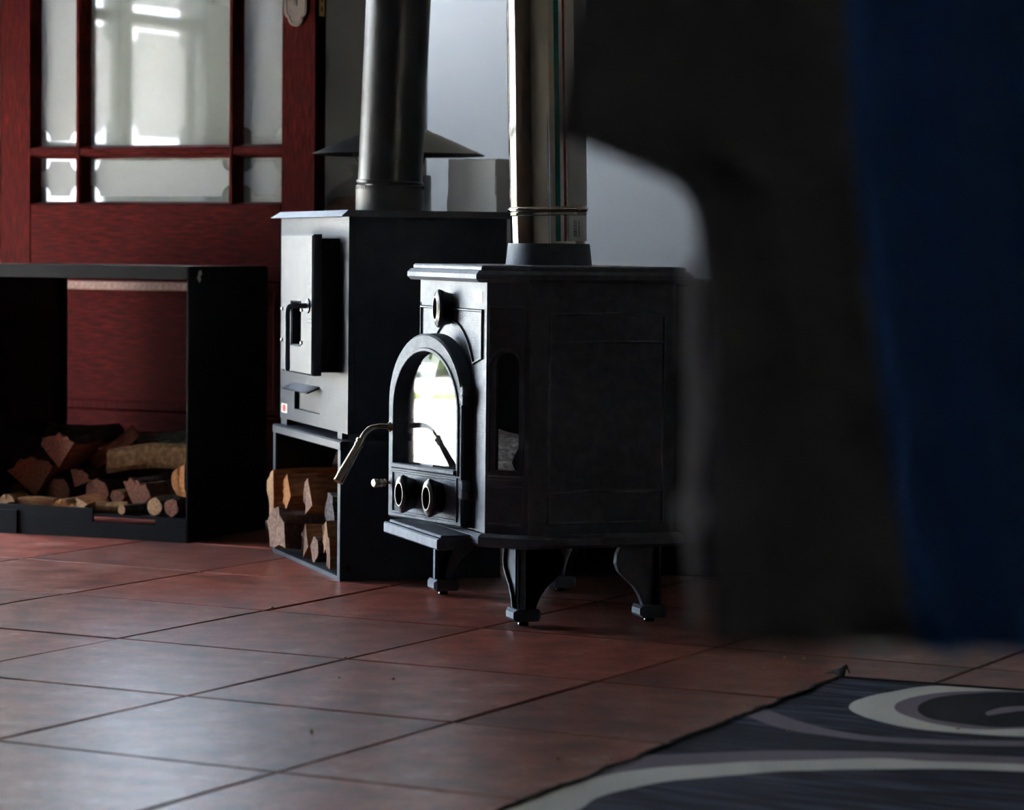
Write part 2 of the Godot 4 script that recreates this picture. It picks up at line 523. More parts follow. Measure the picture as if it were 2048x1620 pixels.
# ------------------------------------------------------------------ outdoors, seen only as light and in the stove glass
func build_outdoors() -> void:
	var m := room_mb()
	blk(m, -11.2, -5.8, -12, 18, -0.3, -0.02)
	blk(m, -40, -11.75, -30, 30, -0.3, -0.02)
	struct("ground_paving", m, M.paving)
	m = room_mb()
	blk(m, -11.75, -11.2, -30, 30, -0.3, 0.0)
	var g := struct("ground_verge", m, M.grass)
	g.set_meta("kind", "structure")
	# bushes beyond the paving
	var labels := ["low yellow green bush mirrored at the top of the stove door glass", "first low bush outside on the near side of the mirrored one", "first low bush outside on the deeper side of the mirrored one", "second low bush outside on the near side of the mirrored one", "second low bush outside on the deeper side of the mirrored one"]
	for i in 5:
		var at: Vector3 = ACROSS * (-14.0 - 0.2 * (i % 2)) + DEEP * [4.5, 2.75, 6.25, 1.0, 8.0][i]
		var b := thing("bush", labels[i], "bush", at, ROOM_TURN + 90.0, "bushes beyond the paving")
		m = Mb.new()
		for k in 5:
			var a := k * 1.3
			m.tube([Vector3(0, -0.05, 0), Vector3(cos(a) * 0.15, 0.3, sin(a) * 0.15), Vector3(cos(a) * 0.45, 0.75, sin(a) * 0.45)], [0.035, 0.025, 0.01], 6)
		obj("stem", m, M.bark, b)
		m = Mb.new()
		for k in 3600:
			var d := Vector3(rng.randfn(), rng.randfn(), rng.randfn()).normalized()
			var r := pow(rng.randf(), 0.35)
			var c := Vector3(0, 0.62, 0) + d * Vector3(0.75, 0.60, 0.75) * r
			c.y = maxf(c.y, 0.08)
			var x := Vector3(rng.randfn(), rng.randfn(), rng.randfn()).normalized() * 0.09
			var y := x.cross(d).normalized() * 0.07
			m.tri(c - x, c + y, c + x)
			m.tri(c - x, c + x, c - y)
		var lf := obj("foliage", m, M.leaf, b)
		lf.set_meta("kind", "stuff")

# ------------------------------------------------------------------ floor
func build_floor() -> void:
	var m := room_mb()
	blk(m, -5.8, 3.2, -3.2, 8.7, -0.12, -0.004)
	var f := struct("floor", m, M.grout)
	# four chamfered tiles that the loop shares
	var side := 0.4935
	var shapes := []
	for k in 4:
		var t := Mb.new()
		var p := PackedVector2Array()
		var h := side / 2
		for c in [[-h, -h], [0.0, -h], [h, -h], [h, 0.0], [h, h], [0.0, h], [-h, h], [-h, 0.0]]:
			p.append(Vector2(c[0] + rng.randf_range(-0.0008, 0.0008), c[1] + rng.randf_range(-0.0008, 0.0008)))
		t.t = Transform3D(Basis(Vector3.RIGHT, -PI / 2), Vector3.ZERO)
		t.prism(p, -0.012, 0.0, 0.0022)
		shapes.append(t.mesh())
	var origin := Vector3(0.118, 0, -3.791)
	var ex := Vector3(0.4729, 0, -0.8811); var ez := Vector3(-0.8811, 0, -0.4729)   # the tile grid's two directions
	for i in range(-3, 9):
		for j in range(-6, 11):
			var c := origin + ex * (0.5 * i + 0.25) + ez * (0.5 * j + 0.25)
			var b := c.dot(ACROSS); var a := c.dot(DEEP)
			if b < -5.3 or a > 6.7 or a < 1.6 or b > 1.5 or c.z < -8.3:
				continue
			var o := MeshInstance3D.new()
			o.name = "tile"
			o.mesh = shapes[rng.randi() % 4]
			o.material_override = M.tiles[rng.randi() % 4]
			o.position = c + Vector3(0, rng.randf_range(-0.0006, 0.0004), 0)
			o.basis = Basis(Vector3(rng.randfn(), 0, rng.randfn()).normalized(), rng.randf_range(-0.0022, 0.0022)) * Basis(Vector3.UP, deg_to_rad(61.775 + 90 * (rng.randi() % 4)))
			f.add_child(o, true)

# ------------------------------------------------------------------ the glazed hardwood door
func notched(x0: float, x1: float, y0: float, y1: float, r: float) -> PackedVector2Array:
	# a field whose corners are bitten out by circles
	var p := PackedVector2Array()
	var e := 0.012
	for c in [[x0, y0, 1.0, 1.0], [x1, y0, -1.0, 1.0], [x1, y1, -1.0, -1.0], [x0, y1, 1.0, -1.0]]:
		var arc := []
		for k in 9:
			var s := PI / 2 * k / 8
			arc.append(Vector2(c[0] + c[2] * (r * cos(s)), c[1] + c[3] * (r * sin(s))))
		arc.push_front(Vector2(c[0] + c[2] * (r + e), c[1]))
		arc.push_back(Vector2(c[0], c[1] + c[3] * (r + e)))
		if c[2] * c[3] > 0:
			arc.reverse()
		for q in arc:
			p.append(q)
	return p

func build_door() -> void:
	var o := Node3D.new()
	o.name = "door_1"
	add_child(o)
	o.position = Vector3(-0.612, 0, -7.552)
	o.rotation_degrees.y = -28.2
	o.set_meta("kind", "structure")
	o.set_meta("label", "red stained hardwood door with nine etched glass panes behind the log rack")
	var D := 0.05
	var hi := 2.5
	# stiles: left and right
	for s in [[-0.908, -0.803], [0.008, 0.112]]:
		var m := Mb.new()
		m.box(Vector3(s[0], 0.015, -D), Vector3(s[1], hi, 0), 0.003)
		obj("stile", m, M.door_up, o)
	for r in [[0.015, 0.285], [0.640, 0.841], [2.36, hi]]:
		var m := Mb.new()
		m.box(Vector3(-0.8035, r[0], -D), Vector3(0.0085, r[1], 0), 0.003)
		obj("rail", m, M.door_across, o)
	# lower panel with its bolection moulding
	var m := Mb.new()
	m.box(Vector3(-0.80, 0.28, -0.034), Vector3(0.006, 0.645, -0.02), 0.0)
	obj("panel", m, M.door_across, o)
	m = Mb.new()
	m.ring(rect(-0.803, 0.285, 0.008, 0.640), rect(-0.775, 0.313, -0.020, 0.612), -0.02, -0.002, 0.006)
	obj("moulding", m, M.door_up, o)
	m = Mb.new()
	m.box(Vector3(-0.795, 0.610, -0.021), Vector3(-0.09, 0.634, 0.004), 0.004)
	var led := obj("ledge", m, M.dusty_wood, o)
	led.set_meta("label", "dusty ledge of the lower panel")
	# glazing bars: narrow nose, sides sloping back to the glass
	var bar := func(x0: float, x1: float, y0: float, y1: float, upright: bool) -> void:
		var b := Mb.new()
		var w := 0.007
		if upright:
			var p := PackedVector2Array([Vector2(x0 - w, 0.042), Vector2(x0 - w, 0.034), Vector2(x0, 0.004), Vector2(x0 + 0.004, 0), Vector2(x1 - 0.004, 0), Vector2(x1, 0.004), Vector2(x1 + w, 0.034), Vector2(x1 + w, 0.042)])
			p.reverse()
			b.t = Transform3D(Basis(Vector3.RIGHT, Vector3(0, 0, -1), Vector3.UP), Vector3.ZERO)
			b.prism(p, y0, y1)
			obj("glazing_bar", b, M.door_up, o)
		else:
			var p := PackedVector2Array([Vector2(-0.042, y0 - w), Vector2(-0.034, y0 - w), Vector2(-0.004, y0), Vector2(0, y0 + 0.004), Vector2(0, y1 - 0.004), Vector2(-0.004, y1), Vector2(-0.034, y1 + w), Vector2(-0.042, y1 + w)])
			b.t = Transform3D(Basis(Vector3(0, 0, 1), Vector3.UP, Vector3.LEFT), Vector3.ZERO)
			b.prism(p, -x1, -x0)
			obj("glazing_bar", b, M.door_across, o)
	var xs := [[-0.803, -0.653], [-0.637, -0.157], [-0.142, 0.008]]
	var ys := [[0.841, 0.971], [0.992, 1.66], [1.676, 2.36]]
	for x in [[-0.653, -0.637], [-0.157, -0.142]]:
		bar.call(x[0], x[1], 0.841, 2.36, true)
	for y in [[0.971, 0.992], [1.66, 1.676]]:
		for x in xs:
			bar.call(x[0], x[1], y[0], y[1], false)
	# sloped beads inside the stiles and rails
	var bead := func(p: PackedVector2Array, q: PackedVector2Array, mat: Material) -> void:
		var b := Mb.new()
		b.ring(p, q, -0.040, -0.036)
		for i in 4:
			var j := (i + 1) % 4
			b.quad(Mb.V(p[i], -0.001), Mb.V(p[j], -0.001), Mb.V(q[j], -0.036), Mb.V(q[i], -0.036))
		obj("glazing_bead", b, mat, o)
	bead.call(rect(-0.803, 0.841, 0.008, 2.36), rect(-0.796, 0.848, 0.001, 2.353), M.door_up)
	# panes with etched fields; the tall middle pane is clear
	for iy in 3:
		for ix in 3:
			var x0: float = xs[ix][0]; var x1: float = xs[ix][1]; var y0: float = ys[iy][0]; var y1: float = ys[iy][1]
			m = Mb.new()
			m.box(Vector3(x0, y0, -0.040), Vector3(x1, y1, -0.036))
			var pane := obj("pane", m, M.clear_glass, o)
			if ix == 1 and iy > 0:
				continue
			m = Mb.new()
			var g := 0.013
			m.prism(notched(x0 + 0.008 + g * 0.2, x1 - 0.008 - g * 0.4, y0 + 0.008 + g, y1 - 0.008 - g * 0.4, 0.030), -0.0358, -0.035)
			obj("etched_field", m, M.etched, pane)
	# escutcheon plate with a pressed border and keyhole, and the lock's brass face on the edge
	var ep := PackedVector2Array()
	for q in [[0.016, 1.70], [0.016, 1.338], [0.020, 1.327], [0.027, 1.322], [0.031, 1.310], [0.041, 1.301], [0.052, 1.299], [0.063, 1.301], [0.073, 1.310], [0.077, 1.322], [0.084, 1.327], [0.088, 1.338], [0.088, 1.70]]:
		ep.append(Vector2(q[0], q[1]))
	m = Mb.new()
	m.prism(ep, 0.0, 0.006, 0.002)
	var esc := obj("escutcheon", m, M.old_brass, o)
	m = Mb.new()
	m.ring(Mb.inset(ep, 0.006), Mb.inset(ep, 0.009), 0.005, 0.0075, 0.0006)
	obj("border", m, M.old_brass, esc)
	m = Mb.new()
	m.prism(rect(0.0475, 1.352, 0.0565, 1.385), 0.0055, 0.0072)
	obj("keyhole", m, M.dark_hole, esc)
	m = Mb.new()
	m.t = Transform3D(Basis(Vector3.RIGHT, PI / 2), Vector3(0.035, 1.338, 0.006))
	m.lathe([Vector2(0.0035, 0), Vector2(0.003, 0.0012), Vector2(0, 0.0018)], 10)
	obj("screw", m, M.old_brass, esc)
	m = Mb.new()
	m.box(Vector3(0.1118, 1.326, -0.036), Vector3(0.1138, 1.56, -0.012), 0.0004)
	var lk := obj("lock_face", m, M.brass, o)
	for y in [1.338, 1.362]:
		m = Mb.new()
		m.box(Vector3(0.1136, y, -0.027), Vector3(0.1142, y + 0.012, -0.02))
		obj("slot", m, M.dark_hole, lk)

# ------------------------------------------------------------------ cast iron stove
func plate_frame(p: Vector2, q: Vector2) -> Transform3D:
	# local x along the edge p -> q (x, z of the stove), y up, z outward
	var d := (q - p).normalized()
	var x := Vector3(d.x, 0, d.y)
	return Transform3D(Basis(x, Vector3.UP, x.cross(Vector3.UP)), Vector3(p.x, 0, p.y))

func bead_path(m: Mb, pts: Array, w := 0.006, h := 0.0045) -> void:
	for i in pts.size() - 1:
		var a: Vector2 = pts[i]; var b: Vector2 = pts[i + 1]
		var d := (b - a).normalized() * w / 2
		var s := Vector2(-d.y, d.x)
		var f := s * 0.4
		var e0 := a - d; var e1 := b + d
		m.quad(Mb.V(e0 - s, 0), Mb.V(e1 - s, 0), Mb.V(e1 - f, h), Mb.V(e0 - f, h))
		m.quad(Mb.V(e0 - f, h), Mb.V(e1 - f, h), Mb.V(e1 + f, h), Mb.V(e0 + f, h))
		m.quad(Mb.V(e0 + f, h), Mb.V(e1 + f, h), Mb.V(e1 + s, 0), Mb.V(e0 + s, 0))

func arc_pts(c: Vector2, r: float, a0: float, a1: float, k := 10) -> Array:
	var out := []
	for i in k + 1:
		var a := lerpf(a0, a1, float(i) / k)
		out.append(c + Vector2(cos(a), sin(a)) * r)
	return out

func outline(grow: float) -> PackedVector2Array:
	# stove plan in (x, -z) so that it reads counter-clockwise when stood up
	var p := PackedVector2Array([Vector2(-0.285, 0.17), Vector2(-0.285, -0.134), Vector2(-0.219, -0.20), Vector2(0.219, -0.20), Vector2(0.285, -0.134), Vector2(0.285, 0.17)])
	return Mb.inset(p, -grow)

func spinner(mat: Material, parent: Node, xf: Transform3D, s := 1.0, called := "air_spinner") -> void:
	# an oval draught wheel: flared oval body, hollow face
	var m := Mb.new()
	m.t = xf * Transform3D(Basis(Vector3.RIGHT, PI / 2), Vector3.ZERO)
	m.lathe([Vector2(0, 0), Vector2(0.030, 0), Vector2(0.0315, 0.004), Vector2(0.0335, 0.012), Vector2(0.037, 0.020), Vector2(0.039, 0.026), Vector2(0.0385, 0.029), Vector2(0.035, 0.032), Vector2(0.025, 0.0355), Vector2(0.0222, 0.0355), Vector2(0.0205, 0.0335), Vector2(0.0195, 0.012), Vector2(0, 0.010)].map(func(q): return q * s), 36, 0.62)
	var o := obj(called, m, mat, parent)
	m = Mb.new()
	m.t = xf * Transform3D(Basis(Vector3.RIGHT, PI / 2), Vector3.ZERO)
	m.lathe([Vector2(0.0192, 0.0135), Vector2(0, 0.0135)].map(func(q): return q * s), 24, 0.62)
	if parent.get_parent() == self:
		obj("hollow", m, M.dark_hole, o)

func build_cast_stove() -> void:
	var s := thing("cast_iron_stove", "cast iron stove on four legs with arched glass door ajar, before the taller stove", "stove", Vector3(0.067, 0, -5.918), -71.0)
	var flat := Basis(Vector3.RIGHT, -PI / 2)
	# plates round the fire chamber
	var P := [Vector2(-0.219, 0.20), Vector2(0.219, 0.20), Vector2(0.285, 0.134), Vector2(0.285, -0.17), Vector2(-0.285, -0.17), Vector2(-0.285, 0.134)]
	var y0 := 0.168; var y1 := 0.668
	# front plate with the doorway
	var m := Mb.new()
	m.t = plate_frame(P[0], P[1])
	m.ring(arch_rect(0, 0.438, y0, y1), arch(0.096, 0.342, 0.20, 0.415, 0.535), -0.014, 0.0)
	var fp := obj("front_plate", m, M.cast, s)
	var X := 0.219
	m = Mb.new()
	m.t = plate_frame(P[0], P[1])
	bead_path(m, [Vector2(X - 0.205, 0.555), Vector2(X - 0.205, 0.612), Vector2(X + 0.196, 0.612), Vector2(X + 0.196, 0.520)])
	bead_path(m, [Vector2(X - 0.212, 0.19), Vector2(X - 0.212, 0.619)], 0.003, 0.002)
	bead_path(m, arc_pts(Vector2(X, 0.42), 0.168, 0.55, PI - 0.55, 16))
	bead_path(m, [Vector2(X + 0.196, 0.520), Vector2(X + 0.143, 0.508)])
	obj("moulding", m, M.cast, fp)
	# corner plates with arched side windows
	for k in [[P[1], P[2]], [P[5], P[0]]]:
		var w: float = (k[1] - k[0]).length()
		m = Mb.new()
		m.t = plate_frame(k[0], k[1])
		m.ring(arch_rect(0, w, y0, y1), arch(0.022, w - 0.022, 0.303, 0.50, 0.535), -0.012, 0.0)
		var cp := obj("corner_plate", m, M.cast, s)
		m = Mb.new()
		m.t = plate_frame(k[0], k[1])
		bead_path(m, [Vector2(0.008, 0.30), Vector2(0.008, 0.622), Vector2(w - 0.012, 0.622), Vector2(w - 0.012, 0.20)], 0.004, 0.003)
		bead_path(m, arc_pts(Vector2(w / 2, 0.497), 0.040, 0.35, PI - 0.35), 0.009, 0.006)
		bead_path(m, [Vector2(0.012, 0.288), Vector2(w - 0.012, 0.288)], 0.010, 0.007)
		bead_path(m, [Vector2(0.012, 0.27), Vector2(w - 0.012, 0.27)], 0.005, 0.004)
		bead_path(m, [Vector2(0.012, 0.197), Vector2(w - 0.016, 0.197)], 0.005, 0.004)
		obj("moulding", m, M.cast, cp)
		m = Mb.new()
		m.t = plate_frame(k[0], k[1])
		m.prism(arch(0.021, w - 0.021, 0.302, 0.50, 0.536), -0.009, -0.006)
		obj("side_pane", m, M.side_glass, cp)
	# side and back plates
	for k in [[P[2], P[3]], [P[4], P[5]], [P[3], P[4]]]:
		var w: float = (k[1] - k[0]).length()
		m = Mb.new()
		m.t = plate_frame(k[0], k[1])
		m.box(Vector3(0, y0, -0.012), Vector3(w, y1, 0))
		var wp := obj("back_plate" if absf(k[0].y - k[1].y) < 0.01 else "side_plate", m, M.cast, s)
		m = Mb.new()
		m.t = plate_frame(k[0], k[1])
		bead_path(m, [Vector2(0.042, 0.20), Vector2(0.042, 0.608), Vector2(w - 0.024, 0.606), Vector2(w - 0.024, 0.20), Vector2(0.042, 0.20)], 0.006, 0.004)
		bead_path(m, [Vector2(0.042, 0.554), Vector2(w - 0.024, 0.554)], 0.006, 0.004)
		bead_path(m, [Vector2(0.042, 0.262), Vector2(w - 0.024, 0.262)], 0.006, 0.004)
		obj("moulding", m, M.cast, wp)
	# base plate, ash lip
	m = Mb.new()
	m.t = Transform3D(flat, Vector3.ZERO)
	m.prism(outline(0.016), 0.152, 0.178, 0.006)
	obj("base_plate", m, M.cast, s)
	m = Mb.new()
	m.box(Vector3(-0.185, 0.143, 0.2), Vector3(0.188, 0.166, 0.287), 0.003)
	m.box(Vector3(-0.175, 0.165, 0.21), Vector3(0.178, 0.171, 0.277), 0.002)
	obj("ash_lip", m, M.cast, s)
	m = Mb.new()
	m.box(Vector3(-0.21, 0.178, -0.13), Vector3(0.21, 0.262, 0.11), 0.01)
	obj("fire_bed", m, M.dark_hole, s)
	# top: rim with a stepped upper slab, and the flue collar
	m = Mb.new()
	m.t = Transform3D(flat, Vector3.ZERO)
	m.prism(outline(0.026), 0.668, 0.691, 0.007)
	m.prism(outline(0.014), 0.689, 0.701, 0.003)
	obj("top_plate", m, M.cast, s)
	m = Mb.new()
	m.t.origin = Vector3(0, 0.700, -0.005)
	m.lathe([Vector2(0.089, 0), Vector2(0.088, 0.004), Vector2(0.084, 0.040), Vector2(0.0830, 0.045), Vector2(0.0795, 0.045), Vector2(0.0795, 0.0)], 48)
	obj("flue_collar", m, M.cast, s)
	# oval spinner above the door, price sticker
	spinner(M.gloss_black, s, Transform3D(Basis(), Vector3(-0.006, 0.612, 0.20)), 1.0)
	m = Mb.new()
	m.box(Vector3(0.140, 0.627, 0.2002), Vector3(0.192, 0.651, 0.2010))
	var st := obj("price_sticker", m, M.paper, s)
	st.set_meta("label", "small blank white sticker")
	# legs: two flanges with an S-shaped outer edge, foot block and levelling screw
	for c in [[1.0, 1.0], [-1.0, 1.0], [1.0, -1.0], [-1.0, -1.0]]:
		var leg := Mb.new()
		var cx: float = 0.276 * c[0]; var cz: float = (0.152 if c[1] > 0 else -0.165 + 0.02) * 1.0
		cz = 0.150 if c[1] > 0 else -0.150
		var prof := PackedVector2Array([Vector2(0, 0.153), Vector2(0, 0.012), Vector2(-0.034, 0.012), Vector2(-0.036, 0.026), Vector2(-0.040, 0.040), Vector2(-0.047, 0.056), Vector2(-0.058, 0.072), Vector2(-0.076, 0.088), Vector2(-0.090, 0.102), Vector2(-0.096, 0.118), Vector2(-0.094, 0.136), Vector2(-0.086, 0.153)])
		prof.reverse()
		for side in 2:
			var fx := Vector3(c[0], 0, 0) if side == 0 else Vector3(0, 0, c[1])
			var fz := Vector3(0, 0, c[1]) if side == 0 else Vector3(c[0], 0, 0)
			var b := Basis(fx, Vector3.UP, fz)
			var p := prof
			leg.t = Transform3D(b, Vector3(cx, 0, cz))
			var mirror := b.determinant() < 0
			for part in 2:
				var tmp := Mb.new()
				if part == 0:
					tmp.prism(p, -0.016, -0.007)
				else:
					var inner := PackedVector2Array()
					inner = Mb.inset(p, 0.007)
					tmp.ring(p, inner, -0.007, 0.0, 0.0015)
				for i in range(0, tmp.v.size(), 3):
					# stored clockwise: i, i+2, i+1 is counter-clockwise
					if mirror:
						leg.tri(tmp.v[i], tmp.v[i + 1], tmp.v[i + 2])
					else:
						leg.tri(tmp.v[i], tmp.v[i + 2], tmp.v[i + 1])
		leg.t = Transform3D()
		var ox: float = cx - 0.018 * c[0]; var oz: float = cz - 0.018 * c[1]
		leg.box(Vector3(ox - 0.028, 0.010, oz - 0.028), Vector3(ox + 0.028, 0.034, oz + 0.028), 0.006)
		var lo := obj("leg", leg, M.cast, s)
		var sc := Mb.new()
		sc.t.origin = Vector3(ox, 0, oz)
		sc.lathe([Vector2(0, 0), Vector2(0.010, 0), Vector2(0.011, 0.003), Vector2(0.010, 0.006), Vector2(0.005, 0.007), Vector2(0.005, 0.012)], 14)
		obj("levelling_foot", sc, M.gloss_black, lo)
	build_cast_door(s)
	# polished flue, a thing of its own
	var f := thing("steel_flue_pipe", "mirror polished steel flue pipe rising from the low cast iron stove", "flue pipe", s.transform * Vector3(0, 0.7032, -0.005))
	f.rotation_degrees = Vector3(0, 0, 1.4)
	m = Mb.new()
	m.lathe([Vector2(0.0745, 0.0), Vector2(0.0755, 0.0), Vector2(0.0765, 0.05), Vector2(0.0775, 0.108), Vector2(0.0785, 0.1085), Vector2(0.0790, 2.0), Vector2(0.077, 2.0), Vector2(0.0745, 0.0)], 96)
	var pipe := obj("pipe", m, M.steel, f)
	m = Mb.new()
	var bd := []
	for i in 13:
		var a := -PI / 2 + PI * i / 12
		bd.append(Vector2(0.0775 + 0.0055 * cos(a), 0.111 + 0.0055 * sin(a)))
	m.lathe(bd, 96)
	m.lathe([Vector2(0.0775, 0.098), Vector2(0.0805, 0.1000), Vector2(0.0805, 0.1045), Vector2(0.0775, 0.106)], 96)
	obj("joint_bead", m, M.steel, f)
	for k in [["teal_stripe", 0.19, 0.31, M.teal_film], ["pale_stripe", 0.31, 0.40, M.white_film], ["red_stripe", 0.40, 0.46, M.red_film], ["label_film", 0.52, 1.75, M.white_film]]:
		for h in [[0.046, 0.0975, 0.0782], [0.1175, 1.6, 0.0797]]:
			if k[0] == "label_film" and h[0] > 0.1:
				h = [0.1175, 0.30, 0.0797]
			m = Mb.new()
			m.lathe([Vector2(h[2] - 0.0008, h[0]), Vector2(h[2], h[0]), Vector2(h[2] + 0.0004, h[1]), Vector2(h[2] - 0.0008, h[1])], 12, 1.0, asin(k[1]), asin(minf(k[2], 1.0)) + (0.25 if k[2] > 1.0 else 0.0))
			obj(k[0], m, k[3], pipe)
	# bar code on the lower label
	rng.seed = 21
	m = Mb.new()
	var yb := 0.056
	while yb < 0.088:
		var hb := rng.randf_range(0.0006, 0.0016)
		m.lathe([Vector2(0.0786, yb), Vector2(0.0787, yb), Vector2(0.0787, yb + hb), Vector2(0.0786, yb + hb)], 4, 1.0, asin(0.64), asin(0.73))
		yb += hb + rng.randf_range(0.0007, 0.0016)
	for i in 9:
		m.lathe([Vector2(0.0786, 0.055 + i * 0.0036), Vector2(0.0787, 0.055 + i * 0.0036), Vector2(0.0787, 0.0572 + i * 0.0036), Vector2(0.0786, 0.0572 + i * 0.0036)], 3, 1.0, asin(0.77), asin(0.80))
	var bc := obj("bar_code", m, M.ink, pipe)
	bc.set_meta("kind", "stuff")
	bc.set_meta("label", "printed bar code")
	# a split log lying in the chamber, behind the side pane
	add_log("split_log", "weathered grey split log lying inside the cast iron stove behind the narrow side window", "", s.transform * Transform3D(Basis(Vector3.UP, PI / 2) * Basis(Vector3.BACK, 0.9), Vector3(0.180, 0.262 + 0.058, 0.095)), 0.34, "half", 0.052, [M.weathered, M.weathered, M.weathered], 5)

func build_cast_door(s: Node3D) -> void:
	# the arched door, swung open fourteen degrees on its near hinges
	var xf := Transform3D(Basis(Vector3.UP, deg_to_rad(14.0)), Vector3(0.142, 0, 0.223))
	var m := Mb.new()
	var outer := arch(-0.288, 0.0, 0.181, 0.418, 0.562, 28)
	var inner := arch(-0.264, -0.020, 0.290, 0.404, 0.526, 28)
	m.ring(outer, inner, -0.034, 0.0, 0.004)
	m.ring(Mb.inset(inner, -0.0075), inner, -0.012, 0.0025, 0.0012)
	# sill under the glass, raised frame round the lower panel
	m.box(Vector3(-0.264, 0.284, -0.012), Vector3(-0.020, 0.294, 0.007), 0.002)
	m.ring(rect(-0.270, 0.191, -0.016, 0.279), rect(-0.264, 0.196, -0.022, 0.274), -0.001, 0.0025, 0.001)
	var d := obj("door", m, M.cast, s)
	d.transform = xf
	m = Mb.new()
	m.prism(Mb.inset(inner, -0.006), -0.022, -0.018)
	var g := obj("glass", m, M.stove_glass, d)
	g.set_meta("label", "dark reflective fire glass mirroring the bright yard")
	spinner(M.gloss_black, d, Transform3D(Basis(), Vector3(-0.184, 0.236, 0.0)))
	spinner(M.gloss_black, d, Transform3D(Basis(), Vector3(-0.078, 0.236, 0.0)))
	for y in [[0.424, 0.462], [0.238, 0.276]]:
		m = Mb.new()
		m.t.origin = Vector3(0.004, y[0], -0.006)
		var h: float = y[1] - y[0]
		m.lathe([Vector2(0, 0), Vector2(0.009, 0.0), Vector2(0.010, 0.002), Vector2(0.010, h * 0.48), Vector2(0.0085, h * 0.5), Vector2(0.010, h * 0.53), Vector2(0.010, h - 0.002), Vector2(0.008, h), Vector2(0, h)], 20)
		m.t = Transform3D()
		m.box(Vector3(-0.010, y[0] + 0.002, -0.014), Vector3(0.004, y[1] - 0.002, 0.002), 0.001)
		m.box(Vector3(0.002, y[0], -0.034), Vector3(0.050, y[0] + h * 0.45, -0.016), 0.002)
		obj("hinge", m, M.cast, d)
	# sprung steel handle: rosette, bent rod, collar and grip
	m = Mb.new()
	var root := Vector3(-0.276, 0.366, 0.0)
	m.t = Transform3D(Basis(Vector3.RIGHT, PI / 2), root)
	m.lathe([Vector2(0.0095, 0), Vector2(0.0105, 0.003), Vector2(0.0085, 0.006), Vector2(0.006, 0.009)], 20)
	m.t = Transform3D()
	var path := [root, root + Vector3(0, 0.002, 0.020)]
	path.append_array(bez(root + Vector3(0, 0.002, 0.026), root + Vector3(0, 0.004, 0.056), root + Vector3(0.001, -0.024, 0.070), 8))
	m.tube(path, 0.0058, 14)
	var a: Vector3 = root + Vector3(0.001, -0.024, 0.070)
	var tip: Vector3 = root + Vector3(0.002, -0.109, 0.125)
	var ax := (tip - a).normalized()
	var grip := []
	var rad := []
	for q in [[0.0, 0.0055], [0.001, 0.0085], [0.004, 0.0092], [0.007, 0.0085], [0.009, 0.0068], [0.011, 0.0082], [0.015, 0.0082], [0.017, 0.0070], [0.072, 0.0088], [0.076, 0.0094], [0.078, 0.0088], [0.081, 0.0094], [0.083, 0.0088], [0.086, 0.0094], [0.088, 0.0088], [0.101, 0.0092]]:
		grip.append(a + ax * q[0]); rad.append(q[1] * 1.2)
	m.tube(grip, rad, 18)
	obj("handle", m, M.chrome, d)
	m = Mb.new()
	m.t = Transform3D(Basis(Vector3.RIGHT, PI / 2), Vector3(-0.284, 0.251, -0.002))
	m.lathe([Vector2(0.003, 0), Vector2(0.003, 0.008), Vector2(0.007, 0.009), Vector2(0.0088, 0.012), Vector2(0.0075, 0.016), Vector2(0.009, 0.020), Vector2(0.0078, 0.024), Vector2(0.0095, 0.029), Vector2(0.0095, 0.036), Vector2(0.0075, 0.0385), Vector2(0, 0.039)], 20)
	obj("latch_knob", m, M.chrome, d)

